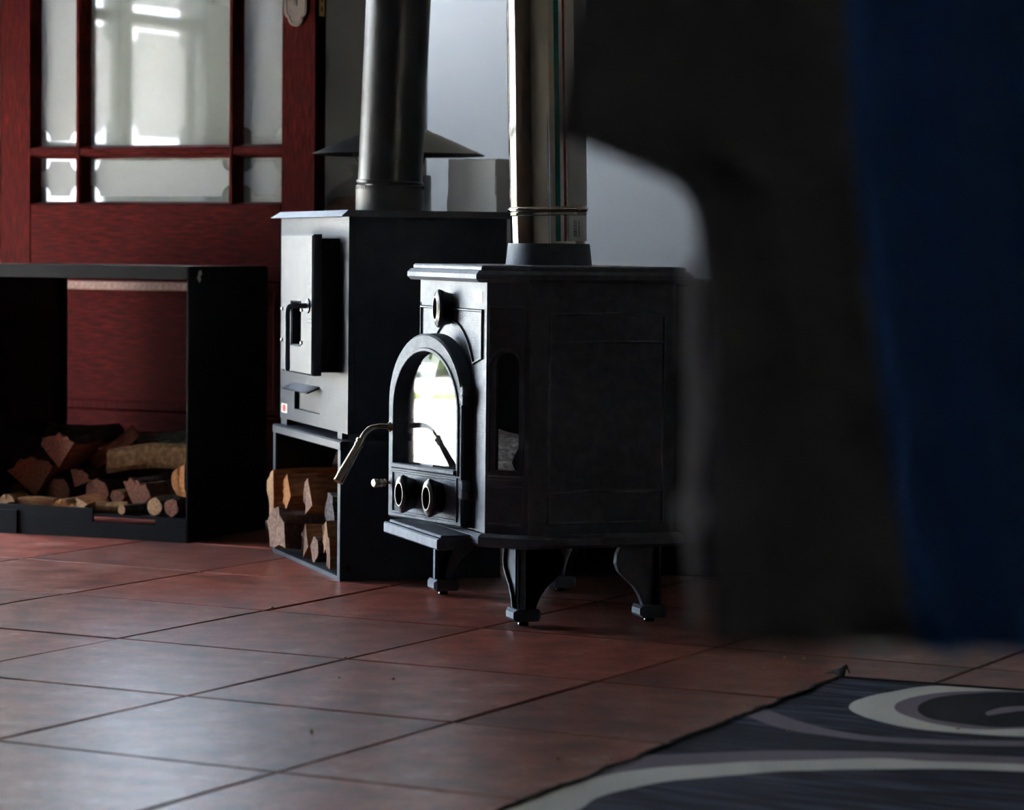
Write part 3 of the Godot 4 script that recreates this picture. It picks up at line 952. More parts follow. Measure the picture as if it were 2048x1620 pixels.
# ------------------------------------------------------------------ plate steel stove on its log store
func build_box_stove() -> void:
	var at := Vector3(-0.374, 0, -6.336)
	# the store it stands on
	var w := thing("log_store_stand", "open fronted black steel log store carrying the square plate steel stove", "log store", at, -72.0)
	for x in [-0.64, -0.010]:
		var q := Mb.new()
		q.box(Vector3(x, 0, -0.37), Vector3(x + 0.010, 0.297, -0.001), 0.001)
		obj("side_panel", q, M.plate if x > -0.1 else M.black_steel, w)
		q = Mb.new()
		var xe := -0.64 if x < -0.1 else -0.024
		q.box(Vector3(xe, 0.0, -0.004), Vector3(xe + 0.024, 0.292, 0.0005), 0.001)
		obj("front_flange", q, M.plate, w)
	var m := Mb.new()
	m.box(Vector3(-0.642, 0.296, -0.372), Vector3(0.002, 0.308, 0.0), 0.0015)
	m.box(Vector3(-0.642, 0.288, -0.010), Vector3(0.002, 0.3065, 0.002), 0.0015)
	obj("top_panel", m, M.plate, w)
	m = Mb.new()
	m.box(Vector3(-0.63, 0.0, -0.36), Vector3(-0.010, 0.010, 0.001), 0.001)
	obj("base_panel", m, M.plate, w)
	m = Mb.new()
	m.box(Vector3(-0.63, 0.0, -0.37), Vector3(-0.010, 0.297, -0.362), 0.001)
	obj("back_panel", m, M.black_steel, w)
	m = Mb.new()
	m.t = Transform3D(Basis(Vector3.BACK, -PI / 2), Vector3(0.0, 0.028, -0.018))
	m.lathe([Vector2(0.006, 0), Vector2(0.006, 0.003), Vector2(0.004, 0.005), Vector2(0, 0.005)], 10)
	obj("bolt", m, M.black_steel, w)
	# the stove
	var s := thing("plate_steel_stove", "tall square charcoal plate steel stove on a log store, behind the cast iron stove", "stove", at, -72.0)
	m = Mb.new()
	m.box(Vector3(-0.648, 0.322, -0.385), Vector3(-0.022, 0.800, -0.034), 0.002)
	obj("body", m, M.plate, s)
	m = Mb.new()
	m.ring(rect(-0.655, 0.322, -0.018, 0.800), rect(-0.512, 0.351, -0.270, 0.412), -0.034, -0.020)
	obj("front_plate", m, M.plate, s)
	for x in [[-0.105, -0.066], [-0.645, -0.588]]:
		m = Mb.new()
		m.box(Vector3(x[0], 0.308, -0.034), Vector3(x[1], 0.324, -0.020))
		obj("front_foot", m, M.plate, s)
	for x in [[-0.105, -0.066], [-0.645, -0.588]]:
		m = Mb.new()
		m.box(Vector3(x[0], 0.308, -0.38), Vector3(x[1], 0.324, -0.34))
		obj("rear_foot", m, M.plate, s)
	# air slot with a bent hood
	m = Mb.new()
	m.box(Vector3(-0.52, 0.345, -0.0338), Vector3(-0.26, 0.415, -0.031))
	obj("air_slide", m, M.slide, s)
	m = Mb.new()
	m.t = Transform3D(Basis(Vector3(0, 0, 1), Vector3.UP, Vector3.LEFT), Vector3.ZERO)
	m.prism(PackedVector2Array([Vector2(-0.020, 0.414), Vector2(-0.0202, 0.409), Vector2(0.008, 0.398), Vector2(0.010, 0.401)]), 0.272, 0.515)
	obj("slot_hood", m, M.plate, s)
	# bevelled top
	m = Mb.new()
	var lo := [Vector3(-0.668, 0.800, 0.004), Vector3(0.006, 0.800, 0.004), Vector3(0.006, 0.800, -0.400), Vector3(-0.668, 0.800, -0.400)]
	var up := [Vector3(-0.650, 0.8145, -0.016), Vector3(-0.012, 0.8145, -0.016), Vector3(-0.012, 0.8145, -0.384), Vector3(-0.650, 0.8145, -0.384)]
	for i in 4:
		var j := (i + 1) % 4
		m.quad(lo[i], lo[j], up[j], up[i])
	m.quad(up[0], up[1], up[2], up[3])
	m.quad(lo[3], lo[2], lo[1], lo[0])
	m.box(Vector3(-0.655, 0.7985, -0.39), Vector3(-0.018, 0.8005, -0.020))
	obj("top_plate", m, M.plate, s)
	m = Mb.new()
	m.t.origin = Vector3(-0.335, 0.8145, -0.20)
	m.lathe([Vector2(0.0790, 0), Vector2(0.0785, 0.060), Vector2(0.0765, 0.062), Vector2(0.074, 0.062), Vector2(0.074, 0)], 48)
	var col := obj("flue_collar", m, M.crimped, s)
	m = Mb.new()
	for i in 64:
		var a := TAU * i / 64
		m.t = Transform3D(Basis(Vector3.UP, a), Vector3(-0.335, 0.8145, -0.20))
		m.box(Vector3(-0.0015, 0.052, 0.0765), Vector3(0.0015, 0.060, 0.0792))
	obj("crimped_ridges", m, M.crimped, col).set_meta("kind", "stuff")
	# door, standing proud on a deep lining
	m = Mb.new()
	m.ring(rect(-0.390, 0.447, -0.096, 0.761), rect(-0.292, 0.512, -0.200, 0.607), 0.021, 0.043, 0.004)
	var d := obj("door", m, M.plate, s)
	m = Mb.new()
	m.box(Vector3(-0.380, 0.455, -0.0205), Vector3(-0.100, 0.752, 0.0215))
	obj("lining", m, M.black_steel, d)
	m = Mb.new()
	m.prism(rect(-0.296, 0.508, -0.196, 0.611), 0.022, 0.026)
	obj("sight_glass", m, M.sight_glass, d)
	for q in [[-0.372, 0.590], [-0.374, 0.519], [-0.186, 0.591], [-0.186, 0.518]]:
		m = Mb.new()
		m.t = Transform3D(Basis(Vector3.RIGHT, PI / 2), Vector3(q[0], q[1], 0.043))
		m.lathe([Vector2(0.0055, 0), Vector2(0.0052, 0.002), Vector2(0.0035, 0.004), Vector2(0, 0.0048)], 12)
		obj("bolt", m, M.bolt, d)
	m = Mb.new()
	m.t = Transform3D(Basis(Vector3.RIGHT, PI / 2), Vector3(-0.128, 0.602, 0.043))
	m.lathe([Vector2(0.017, 0), Vector2(0.016, 0.003), Vector2(0.008, 0.005), Vector2(0, 0.006)], 24)
	m.t = Transform3D()
	var hp := [Vector3(-0.128, 0.602, 0.044), Vector3(-0.128, 0.602, 0.075)]
	hp.append_array(bez(Vector3(-0.128, 0.602, 0.078), Vector3(-0.128, 0.602, 0.091), Vector3(-0.128, 0.586, 0.091), 6))
	hp.append(Vector3(-0.126, 0.462, 0.091))
	hp.append(Vector3(-0.126, 0.458, 0.091))
	m.tube(hp, [0.006, 0.006, 0.006, 0.006, 0.006, 0.006, 0.006, 0.006, 0.006, 0.0062, 0.004], 14)
	obj("handle", m, M.cast, d)
	m = Mb.new()
	m.box(Vector3(-0.640, 0.336, -0.0205), Vector3(-0.586, 0.358, -0.0195))
	var st := obj("safety_sticker", m, M.paper, s)
	st.set_meta("label", "small white sticker with a red disc")
	m = Mb.new()
	m.t = Transform3D(Basis(Vector3.RIGHT, PI / 2), Vector3(-0.613, 0.347, -0.0196))
	m.lathe([Vector2(0.009, 0), Vector2(0.009, 0.0006), Vector2(0, 0.0006)], 20, 2.0)
	obj("red_disc", m, M.red_print, st)
	# its flue, leaning a little
	var f := thing("black_flue_pipe", "satin black flue pipe leaning slightly, rising from the square steel stove", "flue pipe", s.transform * Vector3(-0.335, 0.8775, -0.20))
	f.rotation_degrees = Vector3(0, 0, -2.2)
	m = Mb.new()
	m.lathe([Vector2(0.0720, -0.0), Vector2(0.0745, 0.0), Vector2(0.0748, 1.9), Vector2(0.073, 1.9), Vector2(0.0720, 0.0)], 72)
	obj("pipe", m, M.satin_flue, f)
	m = Mb.new()
	var bd := []
	for i in 11:
		var a := -PI / 2 + PI * i / 10
		bd.append(Vector2(0.0738 + 0.0042 * cos(a), 0.0048 + 0.0042 * sin(a)))
	m.lathe(bd, 72)
	obj("joint_bead", m, M.satin_flue, f)

# ------------------------------------------------------------------ log rack
func build_rack() -> void:
	var r := thing("log_rack", "wide black steel log rack with open back in front of the red door", "log rack", Vector3(-0.796, 0, -7.119), -23.0)
	for x in [-0.62, -0.006]:
		var q := Mb.new()
		q.box(Vector3(x, 0.0, -0.41), Vector3(x + 0.006, 0.680, 0.0), 0.0012)
		q.box(Vector3(minf(x, -0.02), 0.06, -0.412), Vector3(minf(x, -0.02) + 0.020, 0.680, -0.406))
		obj("side_panel", q, M.black_steel, r)
	var m := Mb.new()
	m.box(Vector3(-0.618, 0.674, -0.41), Vector3(-0.002, 0.681, 0.0), 0.0012)
	m.box(Vector3(-0.618, 0.648, -0.006), Vector3(-0.004, 0.681, 0.0005), 0.001)
	m.box(Vector3(-0.618, 0.655, -0.41), Vector3(-0.004, 0.681, -0.404), 0.001)
	obj("top_panel", m, M.black_steel, r)
	m = Mb.new()
	m.box(Vector3(-0.615, 0.053, -0.405), Vector3(-0.005, 0.060, -0.002), 0.0008)
	obj("shelf", m, M.black_steel, r)
	m = Mb.new()
	m.box(Vector3(-0.615, 0.0, -0.008), Vector3(-0.004, 0.040, 0.0005), 0.001)
	m.box(Vector3(-0.615, 0.039, -0.008), Vector3(-0.271, 0.074, 0.0005), 0.001)
	m.box(Vector3(-0.092, 0.039, -0.008), Vector3(-0.004, 0.060, 0.0005), 0.001)
	m.box(Vector3(-0.615, 0.0, 0.0), Vector3(-0.490, 0.060, 0.006), 0.001)
	obj("front_kick", m, M.black_steel, r)
	# paint knocked off the top corner
	m = Mb.new()
	m.t = Transform3D(Basis(Vector3.UP, PI / 2), Vector3(0.0, 0, 0))
	var p := PackedVector2Array()
	for q in [[0.040, 0.652], [0.052, 0.640], [0.062, 0.648], [0.056, 0.656], [0.066, 0.662], [0.060, 0.672], [0.048, 0.668], [0.046, 0.660]]:
		p.append(Vector2(q[0], q[1]))
	m.prism(p, 0.0, 0.0006)
	var c := obj("paint_chip", m, M.worn, r)
	c.set_meta("label", "bare patch where the paint is knocked off")

# ------------------------------------------------------------------ firewood
# axis runs along local -z from the front end; kind gives the cross-section
func add_log(called: String, label: String, group: String, xf: Transform3D, length: float, kind: String, r: float, mats: Array, seed_: int) -> Node3D:
	var g := RandomNumberGenerator.new()
	g.seed = seed_
	var rim := []        # [point, is_bark]
	var spans := {"round": TAU, "half": PI * 1.05, "wedge": PI * 0.55, "thin": PI * 0.34}
	var span: float = spans[kind]
	var k := 14 if kind == "round" else 9
	for i in (k if kind == "round" else k + 1):
		var a := -PI / 2 - span / 2 + span * i / k + PI
		rim.append([Vector2(cos(a), sin(a)) * r * g.randf_range(0.93, 1.07), true])
	if kind != "round":
		var back := 0.0 if kind == "half" else (-r * 0.25 if kind == "wedge" else -r * 0.1)
		if kind == "half":
			rim.append([Vector2(-r * 0.5, g.randf_range(-0.1, 0.08) * r), false])
			rim.append([Vector2(r * 0.4, g.randf_range(-0.1, 0.08) * r), false])
		else:
			rim.append([Vector2(g.randf_range(-0.15, 0.15) * r, back), false])
		var mid := Vector2(0, r * 0.45)
		for q in rim:
			q[0] -= mid
	var n := rim.size()
	var segs := 7
	var grid := []
	var bend := Vector2(g.randf_range(-1, 1), g.randf_range(-1, 1)) * r * 0.16
	var swell := g.randf_range(-0.12, 0.12)
	for j in segs + 1:
		var s := float(j) / segs
		var row := []
		for q in rim:
			var w := 1.0 + swell * s + g.randf_range(-0.05, 0.05)
			var p: Vector2 = q[0] * w + bend * sin(PI * s)
			var z := -length * s
			if j == 0 or j == segs:
				z += g.randf_range(-0.07, 0.07) * r
			row.append(Vector3(p.x, p.y, z))
		grid.append(row)
	var parts := {"bark": Mb.new(), "split_face": Mb.new(), "cut_end": Mb.new(), "far_cut_end": Mb.new()}
	var ccw := 0.0
	for i in n:
		ccw += (rim[i][0] as Vector2).cross(rim[(i + 1) % n][0])
	for i in n:
		var i2 := (i + 1) % n
		var bark: bool = rim[i][1] and rim[i2][1] and (kind == "round" or i2 != 0)
		var mb: Mb = parts["bark" if bark else "split_face"]
		for j in segs:
			var a: Vector3 = grid[j][i]; var b: Vector3 = grid[j][i2]; var c: Vector3 = grid[j + 1][i2]; var d: Vector3 = grid[j + 1][i]
			if ccw > 0:
				mb.quad(a, d, c, b)
			else:
				mb.quad(a, b, c, d)
	for j in [0, segs]:
		var mid := Vector3.ZERO
		for q in grid[j]:
			mid += q / n
		mid.z += (0.04 if j == 0 else -0.04) * r * g.randf_range(-1, 1)
		for i in n:
			var a: Vector3 = grid[j][i]; var b: Vector3 = grid[j][(i + 1) % n]
			if (j == 0) == (ccw > 0):
				parts["cut_end" if j == 0 else "far_cut_end"].tri(mid, a, b)
			else:
				parts["cut_end" if j == 0 else "far_cut_end"].tri(mid, b, a)
	var o := Node3D.new()
	o.name = numbered(called)
	add_child(o)
	o.transform = xf
	tag(o, label, "firewood", group)
	var names := ["bark", "split_face", "cut_end", "far_cut_end"]
	for i in 4:
		if parts[names[i]].v.size():
			obj("cut_end" if i == 3 else names[i], parts[names[i]], mats[mini(i, 2)], o)
	return o

# turn = yaw of the axis, lift = pitch, roll = spin about the axis (degrees)
func log_xf(frame: Transform3D, at: Vector3, turn: float, lift := 0.0, roll := 0.0) -> Transform3D:
	var b := Basis(Vector3.UP, deg_to_rad(turn)) * Basis(Vector3.RIGHT, deg_to_rad(lift)) * Basis(Vector3.BACK, deg_to_rad(roll))
	return frame * Transform3D(b, at)

func build_rack_logs() -> void:
	var K := Transform3D(Basis(Vector3.UP, deg_to_rad(-23.0)), Vector3(-0.796, 0, -7.119))
	var G := "firewood in the wide log rack"
	var dk := [M.bark_dark, M.split_red, M.end_red]
	var tn := [M.bark_tan, M.split_tan, M.end_pale]
	var og := [M.bark_tan, M.split_tan, M.end_orange]
	var gy := [M.bark_grey, M.split_tan, M.end_pale]
	var rg := [M.bark_grey, M.split_red, M.end_red]
	# [label, position of the front end's middle, yaw, lift, roll, length, kind, radius, materials]
	var rows := [
		["large dark red wedge shaped log end at the left of the rack pile", Vector3(-0.5206, 0.1404, -0.1045), 8.0, 2.0, 6.0, 0.140, "wedge", 0.0800, dk],
		["dark triangular log end pointing down, left of the rack's middle", Vector3(-0.4422, 0.2099, -0.1098), -6.0, 2.0, 4.0, 0.130, "wedge", 0.0680, dk],
		["bark covered log lying crosswise on top of the rack pile", Vector3(-0.6080, 0.2337, -0.3416), -86.0, 0.0, 10.0, 0.200, "half", 0.0460, rg],
		["red split stick leaning steeply against the top logs of the rack", Vector3(-0.3902, 0.1660, -0.1999), -60.0, 38.0, 60.0, 0.140, "thin", 0.0360, dk],
		["reddish split log at the back right of the rack pile", Vector3(-0.4024, 0.2229, -0.3525), -84.0, 2.0, 20.0, 0.220, "half", 0.0340, dk],
		["grey barked split log lying behind the tan log in the rack", Vector3(-0.3095, 0.2183, -0.2870), -82.0, 8.0, -35.0, 0.200, "wedge", 0.0360, rg],
		["long tan barked log with pale end rim, front right of the rack", Vector3(-0.3233, 0.1861, -0.1671), -76.0, 4.0, -30.0, 0.220, "half", 0.0400, [M.bark_tan, M.split_tan, M.end_red]],
		["small yellow and red wedge end under the tan log's end", Vector3(-0.2753, 0.0873, -0.1256), -10.0, 2.0, 3.0, 0.120, "wedge", 0.0360, [M.bark_tan, M.split_red, M.end_red]],
		["small red brown log end left of the tan log", Vector3(-0.3887, 0.1353, -0.1305), 12.0, 2.0, -25.0, 0.130, "wedge", 0.0380, dk],
		["broad shadowed red wedge under the tan log", Vector3(-0.2081, 0.1046, -0.1061), -10.0, 2.0, -20.0, 0.140, "wedge", 0.0620, dk],
		["round branch end with pale rings at the bottom right of the rack", Vector3(-0.1065, 0.0835, -0.0207), -6.0, 0.0, 0.0, 0.100, "round", 0.0220, [M.bark_grey, M.split_tan, M.end_pale]],
		["red cored branch end in the rack's bottom right corner", Vector3(-0.0557, 0.0835, -0.0162), -6.0, 0.0, 40.0, 0.120, "round", 0.0215, [M.bark_grey, M.split_red, M.end_red]],
		["bright orange split log at the rack's right panel", Vector3(-0.0446, 0.1487, -0.0331), -4.0, 0.0, 95.0, 0.120, "half", 0.0400, og],
		["yellow splintered stick end at the rack's far left front", Vector3(-0.5352, 0.0829, -0.0111), 8.0, 0.0, 20.0, 0.100, "half", 0.0240, tn],
		["thin pale splinter lying flat at the left front of the rack", Vector3(-0.5093, 0.0751, -0.0322), -80.0, 0.0, 8.0, 0.100, "thin", 0.0240, tn],
		["orange broken stick end at the front centre left of the rack", Vector3(-0.3771, 0.0763, -0.0187), 8.0, 0.0, 10.0, 0.100, "half", 0.0220, og],
		["smallest round twig end on the rack's shelf", Vector3(-0.3413, 0.0704, -0.0165), 4.0, 0.0, 0.0, 0.100, "round", 0.0095, og],
		["jagged pale splinter standing at the front centre of the rack", Vector3(-0.3133, 0.0817, -0.0146), -14.0, 3.0, 100.0, 0.080, "thin", 0.0360, tn],
		["slim tan stick lying crosswise at the rack's front centre", Vector3(-0.2816, 0.0756, -0.0355), -74.0, 0.0, 0.0, 0.080, "round", 0.0130, tn],
		["thin round twig end right of the slim stick in the rack", Vector3(-0.1888, 0.0730, -0.0012), -4.0, 0.0, 0.0, 0.100, "round", 0.0110, gy],
		["dark log half hidden behind the leftmost wedge in the rack", Vector3(-0.5628, 0.0923, -0.1286), 4.0, 0.0, -30.0, 0.120, "half", 0.0320, dk],
		["dark barked log low in the shadow of the rack's centre", Vector3(-0.3363, 0.1021, -0.1258), -2.0, 0.0, 30.0, 0.120, "round", 0.0340, dk],
		["dark barked log low in the shadow behind the left splinters", Vector3(-0.4507, 0.0988, -0.1257), 3.0, 0.0, 75.0, 0.120, "round", 0.0340, dk],
		["long dark log on the shelf at the back of the rack", Vector3(-0.5697, 0.0985, -0.3632), -90.0, 0.0, 0.0, 0.520, "round", 0.0360, dk],
		["second long dark log on the shelf in front of the backmost one", Vector3(-0.5683, 0.0992, -0.2858), -90.0, 0.0, 0.0, 0.500, "round", 0.0330, dk],
		["third long dark log resting on two others at the back of the rack", Vector3(-0.5561, 0.1634, -0.3148), -90.0, 0.0, 0.0, 0.500, "round", 0.0330, dk],
	]
	for i in rows.size():
		var q: Array = rows[i]
		add_log("rack_log", q[0], G, log_xf(K, q[1], q[2], q[3], q[4]), q[5], q[6], q[7], q[8], 100 + i * 7)

func build_stand_logs() -> void:
	var B := Transform3D(Basis(Vector3.UP, deg_to_rad(-72.0)), Vector3(-0.374, 0, -6.336))
	var G := "firewood in the stove's log store"
	var rows := [
		["squarish tan split log at the top left of the log store", Vector3(-0.5721, 0.1432, 0.0226), 0.0, 0.0, 95.0, 0.30, "half", 0.060, [M.bark_tan, M.split_tan, M.end_pale]],
		["orange tan split stick right of the squarish log in the store", Vector3(-0.4909, 0.1530, 0.0028), 0.0, 0.0, 80.0, 0.28, "wedge", 0.056, [M.bark_dark, M.split_tan, M.end_orange]],
		["tall pale end of the topmost log in the log store", Vector3(-0.3864, 0.1495, -0.0210), 0.0, 0.0, 78.0, 0.28, "wedge", 0.060, [M.bark_dark, M.split_tan, M.end_pink]],
		["thick green grey barked log across the store's right side", Vector3(-0.2993, 0.1223, -0.0518), -2.0, 0.0, 20.0, 0.30, "round", 0.047, [M.bark_grey, M.split_tan, M.weathered]],
		["largest pinkish forked log end at the store's bottom left", Vector3(-0.4659, 0.0730, 0.0333), 0.0, 0.0, 5.0, 0.30, "half", 0.085, [M.bark_dark, M.split_tan, M.end_pink]],
		["narrow pink log end beside the large forked log in the store", Vector3(-0.3451, 0.0506, -0.0069), 0.0, 0.0, 84.0, 0.28, "wedge", 0.054, [M.bark_dark, M.split_tan, M.end_pink]],
		["thin pale edged log under the green grey log in the store", Vector3(-0.2098, 0.0742, -0.0203), 0.0, 0.0, 85.0, 0.28, "wedge", 0.050, [M.bark_dark, M.split_tan, M.end_pale]],
		["oval pale log end in the middle of the store's bottom row", Vector3(-0.2649, 0.0432, -0.0082), 0.0, 0.0, 30.0, 0.28, "round", 0.031, [M.bark_dark, M.split_tan, M.end_pink]],
		["short dark log with torn end at the store's bottom right", Vector3(-0.1553, 0.0462, -0.0119), 0.0, 0.0, 88.0, 0.28, "half", 0.036, [M.bark_dark, M.split_tan, M.end_pink]],
		["dark log lying far back on top of the pile in the store", Vector3(-0.4979, 0.2307, -0.1276), -40.0, 0.0, 10.0, 0.18, "half", 0.035, [M.bark_dark, M.split_tan, M.end_red]],
	]
	for i in rows.size():
		var q: Array = rows[i]
		add_log("store_log", q[0], G, log_xf(B, q[1], q[2], q[3], q[4]), q[5], q[6], q[7], q[8], 300 + i * 11)

# ------------------------------------------------------------------ things behind the stoves
func build_background_things() -> void:
	# chimney cowl on its own length of pipe
	var c := thing("chimney_cowl", "dark conical chimney cowl on a short pipe standing behind the square stove", "chimney cowl", Vector3(-0.290, 0, -7.25))
	var m := Mb.new()
	m.lathe([Vector2(0.083, 0), Vector2(0.083, 0.912), Vector2(0.0815, 0.912), Vector2(0.0815, 0)], 40)
	obj("pipe", m, M.galvanised, c)
	m = Mb.new()
	m.lathe([Vector2(0.2145, 0.962), Vector2(0.2155, 0.9635), Vector2(0.0, 1.058)], 56)
	m.lathe([Vector2(0.0, 1.054), Vector2(0.2145, 0.962)], 56)
	var cone := obj("cone", m, M.black_steel, c)
	for k in 3:
		m = Mb.new()
		var a := -PI / 2 + k * TAU / 3 + 0.1
		m.t = Transform3D(Basis(Vector3.UP, a), Vector3.ZERO)
		var p := PackedVector2Array([Vector2(0.0805, 0.86), Vector2(0.0825, 0.86), Vector2(0.0825, 0.905), Vector2(0.128, 0.995), Vector2(0.126, 0.998), Vector2(0.0805, 0.906)])
		m.t = m.t * Transform3D(Basis(Vector3(0, 0, 1), Vector3.UP, Vector3.LEFT), Vector3.ZERO)
		m.prism(p, -0.009, 0.009)
		obj("strut", m, M.black_steel, c)
		m = Mb.new()
		m.t = Transform3D(Basis(Vector3.UP, a + 0.12), Vector3.ZERO) * Transform3D(Basis(Vector3.RIGHT, PI / 2), Vector3(0, 0.895, 0.083))
		m.lathe([Vector2(0.004, 0), Vector2(0.003, 0.0015), Vector2(0, 0.002)], 8)
		obj("rivet", m, M.dark_hole, c)
	m = Mb.new()
	m.t.origin = Vector3(0, 1.052, 0)
	m.lathe([Vector2(0.006, 0), Vector2(0.006, 0.006), Vector2(0.003, 0.009), Vector2(0, 0.009)], 10)
	obj("finial_bolt", m, M.black_steel, cone)
	# clear sack of wood chips
	var s := thing("chip_sack", "tall clear plastic sack of brown wood chips behind the chimney cowl", "sack", Vector3(-0.402, 0, -7.60))
	var f := noise(3.0, 71)
	m = Mb.new()
	blob(m, [[0.0, 0.070], [0.03, 0.092], [0.3, 0.095], [0.6, 0.093], [0.84, 0.089], [0.862, 0.06], [0.868, 0.0]], f, 0.003, 28)
	obj("wood_chips", m, M.chips, s).set_meta("kind", "stuff")
	m = Mb.new()
	blob(m, [[0.0, 0.078], [0.03, 0.098], [0.3, 0.101], [0.6, 0.099], [0.86, 0.094], [0.89, 0.066], [0.912, 0.026], [0.92, 0.018], [0.935, 0.028], [0.948, 0.036]], f, 0.003, 28)
	obj("plastic_film", m, M.film, s)
	# plastic wrapped carton against the back wall
	var w := thing("wrapped_carton", "tall pale carton in plastic wrap against the back wall right of the cowl", "carton", Vector3(-0.058, 0, -7.60), -28.2)
	m = Mb.new()
	m.box(Vector3(-0.10, 0, -0.10), Vector3(0.045, 0.965, 0.06), 0.004)
	obj("carton", m, M.wrap, w)
	for i in 6:
		m = Mb.new()
		m.box(Vector3(-0.1015, 0.06 + i * 0.15, -0.1015), Vector3(0.0465, 0.10 + i * 0.15 + 0.02 * (i % 2), 0.0615))
		obj("wrap_band", m, M.wrap, w)
	# black steel cabinet behind the cast iron stove
	var b := thing("steel_cabinet", "black steel cabinet in the dark behind the cast iron stove", "cabinet", Vector3(0.40, 0, -6.62), -10.0)
	m = Mb.new()
	m.box(Vector3(-0.30, 0.05, -0.17), Vector3(0.36, 0.655, 0.14), 0.003)
	obj("body", m, M.black_steel, b)
	m = Mb.new()
	m.box(Vector3(-0.31, 0.654, -0.18), Vector3(0.37, 0.668, 0.15), 0.003)
	obj("top", m, M.black_steel, b)
	m = Mb.new()
	m.box(Vector3(-0.29, 0.0, -0.16), Vector3(0.35, 0.051, 0.11), 0.002)
	obj("plinth", m, M.black_steel, b)
	m = Mb.new()
	m.box(Vector3(-0.27, 0.08, 0.139), Vector3(0.33, 0.63, 0.147), 0.002)
	obj("door", m, M.black_steel, b)

func blob(m: Mb, prof: Array, f: FastNoiseLite, amp: float, seg: int) -> void:
	for i in prof.size() - 1:
		for k in seg:
			var q := []
			for e in [[i, k], [i, k + 1], [i + 1, k + 1], [i + 1, k]]:
				var a: float = TAU * (e[1] % seg) / seg
				var y: float = prof[e[0]][0]
				var d := Vector3(sin(a), 0, cos(a))
				var r: float = prof[e[0]][1]
				r += f.get_noise_3d(d.x * 0.6, y * 2.0, d.z * 0.6) * amp * 3.0 * minf(1.0, r / 0.05)
				q.append(d * r + Vector3(0, y, 0))
			m.quad(q[0], q[1], q[2], q[3])

# ------------------------------------------------------------------ rug
func smooth(p: Array, k := 6) -> PackedVector2Array:
	var out := PackedVector2Array()
	for i in p.size() - 1:
		var a: Vector2 = p[maxi(i - 1, 0)]; var b: Vector2 = p[i]; var c: Vector2 = p[i + 1]; var d: Vector2 = p[mini(i + 2, p.size() - 1)]
		for s in k:
			out.append(b.cubic_interpolate(c, a, d, float(s) / k))
	out.append(p[p.size() - 1])
	return out

func fill(im: Image, poly: PackedVector2Array, c: Color, f: FastNoiseLite) -> void:
	var w := im.get_width(); var h := im.get_height()
	for y in h:
		var v := (y + 0.5) / h * 1.8
		var xs := []
		for i in poly.size():
			var a := poly[i]; var b := poly[(i + 1) % poly.size()]
			if (a.y <= v) != (b.y <= v):
				xs.append(a.x + (b.x - a.x) * (v - a.y) / (b.y - a.y))
		xs.sort()
		for i in range(0, xs.size() - 1, 2):
			for x in range(maxi(0, int(xs[i] * w)), mini(w, int(xs[i + 1] * w))):
				var n := f.get_noise_2d(x * 0.9, y * 0.9) * 0.07
				im.set_pixel(x, y, Color(c.r + n, c.g + n, c.b + n))

func V2(list: Array) -> Array:
	return list.map(func(q): return Vector2(q[0], q[1]))

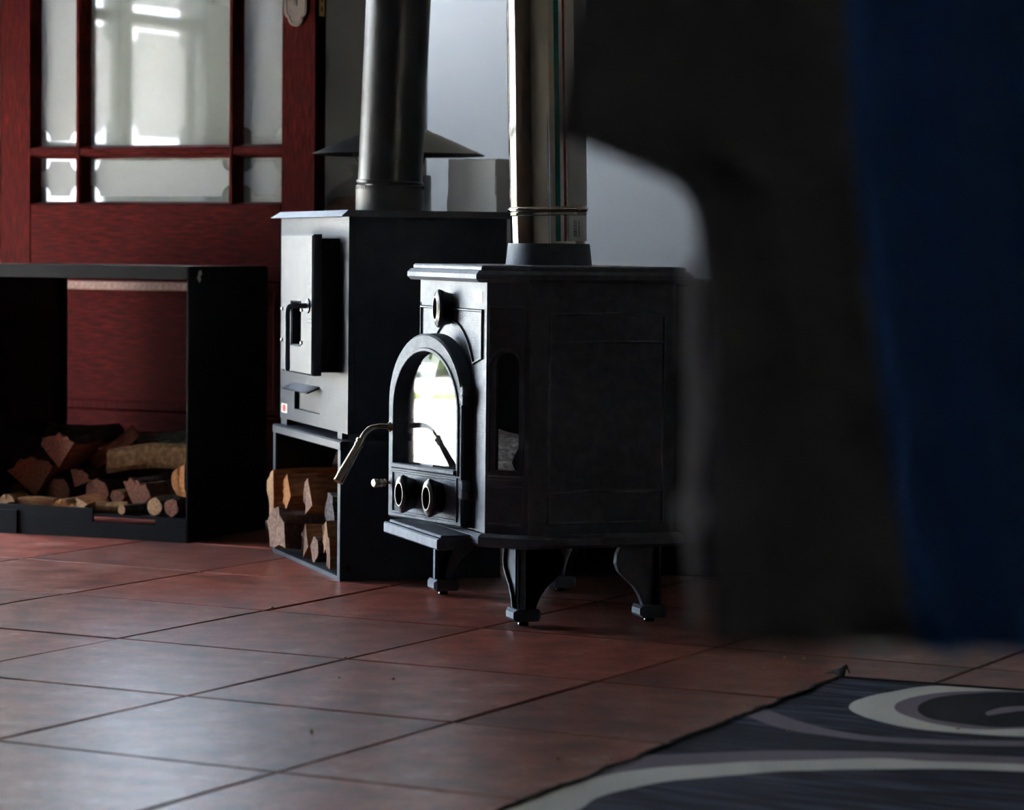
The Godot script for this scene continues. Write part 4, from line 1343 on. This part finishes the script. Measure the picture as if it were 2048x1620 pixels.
func build_rug() -> void:
	# the printed pattern, drawn in rug metres (u from the left edge, v from the far edge)
	var W := 768; var H := 1024
	var im := Image.create(W, H, false, Image.FORMAT_RGB8)
	var st := noise(0.05, 81); var gr := noise(0.4, 82)
	for y in H:
		for x in W:
			var u := float(x) / W; var v := float(y) / H * 1.8
			var s := st.get_noise_2d((u + v * 0.9) * 60.0, (v * 0.9 - u * 0.1) * 900.0) * 0.5 + 0.5
			var g := gr.get_noise_2d(x, y) * 0.03
			var k := clampf((s - 0.42) * 3.2, 0, 1) * 0.8 * (0.35 if v < 0.9 and v > 0.62 else 1.0)
			im.set_pixel(x, y, Color(0.155 + 0.19 * k + g, 0.17 + 0.205 * k + g, 0.215 + 0.245 * k + g))
	var white := Color(0.78, 0.80, 0.78); var mauve := Color(0.48, 0.45, 0.50); var dark := Color(0.155, 0.165, 0.195)
	# ring with its mauve inner band, closed far off to the right
	fill(im, smooth(V2([[0.40, 0.02], [0.291, 0.058], [0.191, 0.092], [0.145, 0.19], [0.127, 0.30], [0.139, 0.382], [0.175, 0.443], [0.234, 0.495], [0.333, 0.535], [0.46, 0.515], [0.62, 0.42], [0.68, 0.25], [0.58, 0.06], [0.40, 0.02]])), white, gr)
	fill(im, smooth(V2([[0.319, 0.077], [0.247, 0.131], [0.203, 0.203], [0.193, 0.284], [0.206, 0.353], [0.239, 0.407], [0.311, 0.470], [0.377, 0.488], [0.443, 0.450], [0.57, 0.36], [0.60, 0.22], [0.50, 0.09], [0.40, 0.06], [0.319, 0.077]])), mauve, gr)
	fill(im, smooth(V2([[0.344, 0.092], [0.288, 0.123], [0.235, 0.205], [0.229, 0.28], [0.239, 0.335], [0.258, 0.382], [0.296, 0.428], [0.388, 0.455], [0.441, 0.430], [0.54, 0.34], [0.56, 0.22], [0.47, 0.11], [0.40, 0.085], [0.344, 0.092]])), dark, gr)
	fill(im, smooth(V2([[0.345, 0.318], [0.354, 0.261], [0.385, 0.225], [0.45, 0.20], [0.45, 0.235], [0.395, 0.276], [0.371, 0.319], [0.358, 0.349], [0.345, 0.318]])), mauve, gr)
	# swoosh from the left edge
	fill(im, smooth(V2([[0.0, 0.43], [0.024, 0.455], [0.133, 0.565], [0.237, 0.617], [0.353, 0.608], [0.471, 0.555], [0.8, 0.36], [0.8, 0.43], [0.485, 0.600], [0.4, 0.637], [0.289, 0.663], [0.207, 0.657], [0.115, 0.629], [0.0, 0.51], [0.0, 0.43]])), mauve, gr)
	# the broad double band
	fill(im, smooth(V2([[0.0, 0.985], [0.024, 0.946], [0.122, 0.858], [0.215, 0.796], [0.357, 0.735], [0.513, 0.690], [0.9, 0.55], [0.9, 0.63], [0.528, 0.751], [0.373, 0.795], [0.242, 0.869], [0.153, 0.942], [0.074, 1.036], [0.025, 1.164], [0.0, 1.29], [0.0, 0.985]])), mauve, gr)
	fill(im, smooth(V2([[0.0, 1.29], [0.025, 1.164], [0.074, 1.036], [0.153, 0.942], [0.242, 0.869], [0.333, 0.805], [0.40, 0.79], [0.528, 0.751], [0.9, 0.63], [0.9, 0.69], [0.544, 0.805], [0.424, 0.846], [0.3, 0.923], [0.215, 1.004], [0.139, 1.101], [0.104, 1.196], [0.093, 1.274], [0.104, 1.40], [0.02, 1.46], [0.0, 1.29]])), white, gr)
	var tex := ImageTexture.create_from_image(im)
	var mat := plain(Color.WHITE, 0.95, 0.0, 0.2)
	mat.albedo_texture = tex
	mat.texture_repeat = false
	relief(mat, tex, 0.04)
	var r := thing("swirl_rug", "dark blue grey rug printed with pale swirls, edge frayed, on the tiles", "rug", Vector3(0.584, 0.0, -5.013), 0.0)
	var e2 := Vector3(0.902, 0, 0.431); var e1 := Vector3(-0.431, 0, 0.902)
	r.basis = Basis(e2, Vector3.UP, e1)
	var nz := noise(2.2, 83)
	var edge := func(s: float) -> float: return 0.018 + nz.get_noise_1d(s * 3.0) * 0.010 + nz.get_noise_1d(s * 11.0 + 40.0) * 0.004
	var far := func(s: float) -> float: return 0.078 - s * 0.03 + nz.get_noise_1d(s * 2.0 + 90.0) * 0.008
	var m := Mb.new()
	var nu := 30; var nv := 60
	var at := func(i: int, j: int) -> Array:
		var s := float(i) / nu; var q := float(j) / nv
		var v: float = lerpf(far.call(s), 1.78, q)
		var u: float = lerpf(edge.call(v), 0.98, s)
		var lift := 0.0075 + 0.0015 * nz.get_noise_2d(u * 2.0, v * 2.0)
		return [Vector3(u, lift, v), Vector2(u, v / 1.8)]
	for i in nu:
		for j in nv:
			var a: Array = at.call(i, j); var b: Array = at.call(i, j + 1); var c: Array = at.call(i + 1, j + 1); var d: Array = at.call(i + 1, j)
			m.quad_n(a[0], b[0], c[0], d[0], Vector3.UP, Vector3.UP, Vector3.UP, Vector3.UP, a[1], b[1], c[1], d[1])
	obj("printed_pile", m, mat, r)
	m = Mb.new()
	var left := []; var lrad := []
	for j in 90:
		var v := lerpf(0.072, 1.78, j / 89.0)
		left.append(Vector3(edge.call(v), 0.0058, v)); lrad.append(0.0052 + 0.0022 * absf(nz.get_noise_1d(v * 17.0)))
	m.tube(left, lrad, 7)
	var farp := []; var frad := []
	for i in 40:
		var s := i / 39.0
		farp.append(Vector3(lerpf(0.018, 0.98, s), 0.0056, far.call(s))); frad.append(0.0048 + 0.001 * absf(nz.get_noise_1d(s * 30.0)))
	m.tube(farp, frad, 7)
	obj("bound_edge", m, M.rug_edge, r)
	m = Mb.new()                                         # frayed tuft at the far corner
	for k in 7:
		var a := -2.6 + k * 0.16
		m.tube([Vector3(0.022, 0.008, 0.074), Vector3(0.022 + cos(a) * 0.022, 0.013 + 0.002 * k, 0.074 + sin(a) * 0.02), Vector3(0.022 + cos(a) * 0.05, 0.008 + 0.002 * (k % 3), 0.074 + sin(a) * 0.045)], [0.003, 0.0022, 0.0008], 5)
	obj("frayed_tuft", m, M.rug_edge, r)

# ------------------------------------------------------------------ cloths hanging close to the camera
func cloth(left: Array, right: Array, depth: float, folds: float, amp: float, seed_: int) -> Mb:
	# left and right edges as (x, y), top to bottom, hung at z = depth
	var m := Mb.new()
	var f := noise(1.0, seed_)
	var nx := 24
	var ls := smooth(V2(left), 5); var rs := smooth(V2(right), 5)
	var rows := 48
	var edge := func(p: PackedVector2Array, y: float) -> float:
		for i in p.size() - 1:
			if (p[i].y >= y and p[i + 1].y <= y):
				return lerpf(p[i].x, p[i + 1].x, (p[i].y - y) / maxf(1e-6, p[i].y - p[i + 1].y))
		return p[0].x if y > p[0].y else p[p.size() - 1].x
	var y0: float = left[0][1]; var y1: float = left[left.size() - 1][1]
	var at := func(i: int, j: int, side: float) -> Vector3:
		var y := lerpf(y0, y1, float(j) / rows)
		var s := float(i) / nx
		var x := lerpf(edge.call(ls, y), edge.call(rs, y), s)
		var z := amp * sin(s * folds * TAU + f.get_noise_1d(y * 2.0) * 3.0) + f.get_noise_2d(x * 9.0, y * 3.0) * amp
		var t := 0.004 * sqrt(maxf(0.0, 1.0 - pow(2.0 * s - 1.0, 6.0)))
		return Vector3(x, y, depth + z + side * t)
	for j in rows:
		for i in nx:
			m.quad(at.call(i, j + 1, 1.0), at.call(i + 1, j + 1, 1.0), at.call(i + 1, j, 1.0), at.call(i, j, 1.0))
			m.quad(at.call(i, j, -1.0), at.call(i + 1, j, -1.0), at.call(i + 1, j + 1, -1.0), at.call(i, j + 1, -1.0))
	for i in nx:
		m.quad(at.call(i, rows, -1.0), at.call(i + 1, rows, -1.0), at.call(i + 1, rows, 1.0), at.call(i, rows, 1.0))
		m.quad(at.call(i, 0, 1.0), at.call(i + 1, 0, 1.0), at.call(i + 1, 0, -1.0), at.call(i, 0, -1.0))
	return m

func build_garments() -> void:
	var z := -1.6
	var left := [[0.060, 1.16], [0.045, 1.02], [0.0383, 0.942], [0.0322, 0.874], [0.0252, 0.8195], [0.0226, 0.799], [0.0300, 0.7945], [0.0428, 0.7905], [0.0718, 0.782], [0.094, 0.7695], [0.0991, 0.757], [0.1044, 0.7105], [0.1084, 0.6276], [0.1118, 0.5205]]
	var right := [[0.175, 1.16], [0.178, 1.02], [0.179, 0.943], [0.1803, 0.8757], [0.1871, 0.794], [0.1968, 0.711], [0.2093, 0.628], [0.225, 0.5215]]
	var b := thing("black_cloth", "out of focus black cloth with a side flap hanging close to the camera", "hanging cloth")
	obj("cloth", cloth(left, right, z, 2.2, 0.006, 91), M.black_cloth, b)
	var m := Mb.new()
	var pts := []; var rad := []
	for q in [[0.0968, 0.735, 0.003], [0.0968, 0.7214, 0.004], [0.0979, 0.6828, 0.0048], [0.1006, 0.6652, 0.0052], [0.1010, 0.645, 0.0058], [0.1001, 0.6275, 0.0052], [0.0995, 0.609, 0.004], [0.0991, 0.600, 0.0078], [0.0991, 0.594, 0.0092], [0.0991, 0.588, 0.0078], [0.0995, 0.579, 0.0036], [0.1028, 0.533, 0.0036]]:
		pts.append(Vector3(q[0], q[1], z + 0.012)); rad.append(q[2])
	m.tube(pts, rad, 12)
	var cd := obj("toggle_cord", m, M.grey_cord, b)
	cd.set_meta("label", "grey cord with a round toggle")
	var u := thing("blue_cloth", "out of focus deep blue cloth hanging at the right edge of the view", "hanging cloth")
	obj("cloth", cloth([[0.150, 1.16], [0.158, 1.0], [0.1665, 0.8755], [0.19, 0.70], [0.2307, 0.512]], [[0.33, 1.16], [0.33, 1.0], [0.335, 0.877], [0.34, 0.70], [0.345, 0.512]], z - 0.05, 2.6, 0.010, 95), M.blue_cloth, u)
	# the rail they hang from, above the view
	var r := thing("garment_rail", "black garment rail above the hanging cloths", "garment rail")
	m = Mb.new()
	m.tube([Vector3(-0.02, 1.17, z - 0.02), Vector3(1.3, 1.17, z - 0.02)], 0.011, 14)
	obj("bar", m, M.gloss_black, r)
	for x in [0.62, 1.25]:
		m = Mb.new()
		m.tube([Vector3(x, 0.02, z - 0.02), Vector3(x, 1.17, z - 0.02)], 0.011, 14)
		obj("post", m, M.gloss_black, r)
		m = Mb.new()
		m.box(Vector3(x - 0.02, 0.0, z - 0.26), Vector3(x + 0.02, 0.022, z + 0.22), 0.004)
		obj("foot", m, M.gloss_black, r)

# ------------------------------------------------------------------ litter
func build_crumbs() -> void:
	rng.seed = 5
	var spots := [[0.071, -4.148, 0], [0.379, -4.632, 0], [0.531, -5.186, 0], [0.496, -5.2, 0], [0.15, -4.153, 0], [0.447, -5.07, 0], [-0.29, -4.905, 0], [-0.197, -4.9, 0], [-0.297, -4.352, 0], [-0.292, -5.145, 0], [-0.481, -5.843, 0], [0.425, -4.36, 1], [0.687, -4.402, 1]]
	var where := ["pale wood crumb on the tiles, nearest the camera and left of the rug's edge", "pale wood crumb at the middle of the rug's left edge", "pale wood crumb on the dark tiles beyond the rug's far corner", "second pale crumb just left of the one beyond the rug's far corner", "pale wood crumb touching the near end of the rug's left edge", "pale wood crumb on the tiles just left of the rug's frayed tuft", "left one of two close crumbs in the middle of the tiles", "right one of two close crumbs in the middle of the tiles", "pale wood crumb on the near tiles left of the floor's bright reflection", "pale wood crumb on the tile joint in front of the log store", "pale wood crumb on the tiles beside the log store's front corner", "pale wood crumb on the rug's dark band near its left edge", "pale wood crumb on the white ring of the rug"]
	for q in spots:
		var m := Mb.new()
		var r := rng.randf_range(0.0022, 0.0040)
		var p := PackedVector2Array()
		for k in 6:
			p.append(Vector2(cos(k * TAU / 6), sin(k * TAU / 6)) * r * rng.randf_range(0.6, 1.2))
		m.t = Transform3D(Basis(Vector3.RIGHT, -PI / 2).rotated(Vector3.RIGHT, rng.randf_range(-0.3, 0.3)), Vector3(0, 0.0012, 0))
		m.prism(p, -0.0008, r * 1.2, r * 0.4)
		var o := obj("wood_crumb", m, M.crumb)
		o.position = Vector3(q[0], 0.0082 if q[2] == 1 else 0.0004, q[1])
		o.rotation.y = rng.randf() * TAU
		tag(o, where[spots.find(q)], "crumb", "wood crumbs on the rug" if q[2] == 1 else "wood crumbs on the tiles")
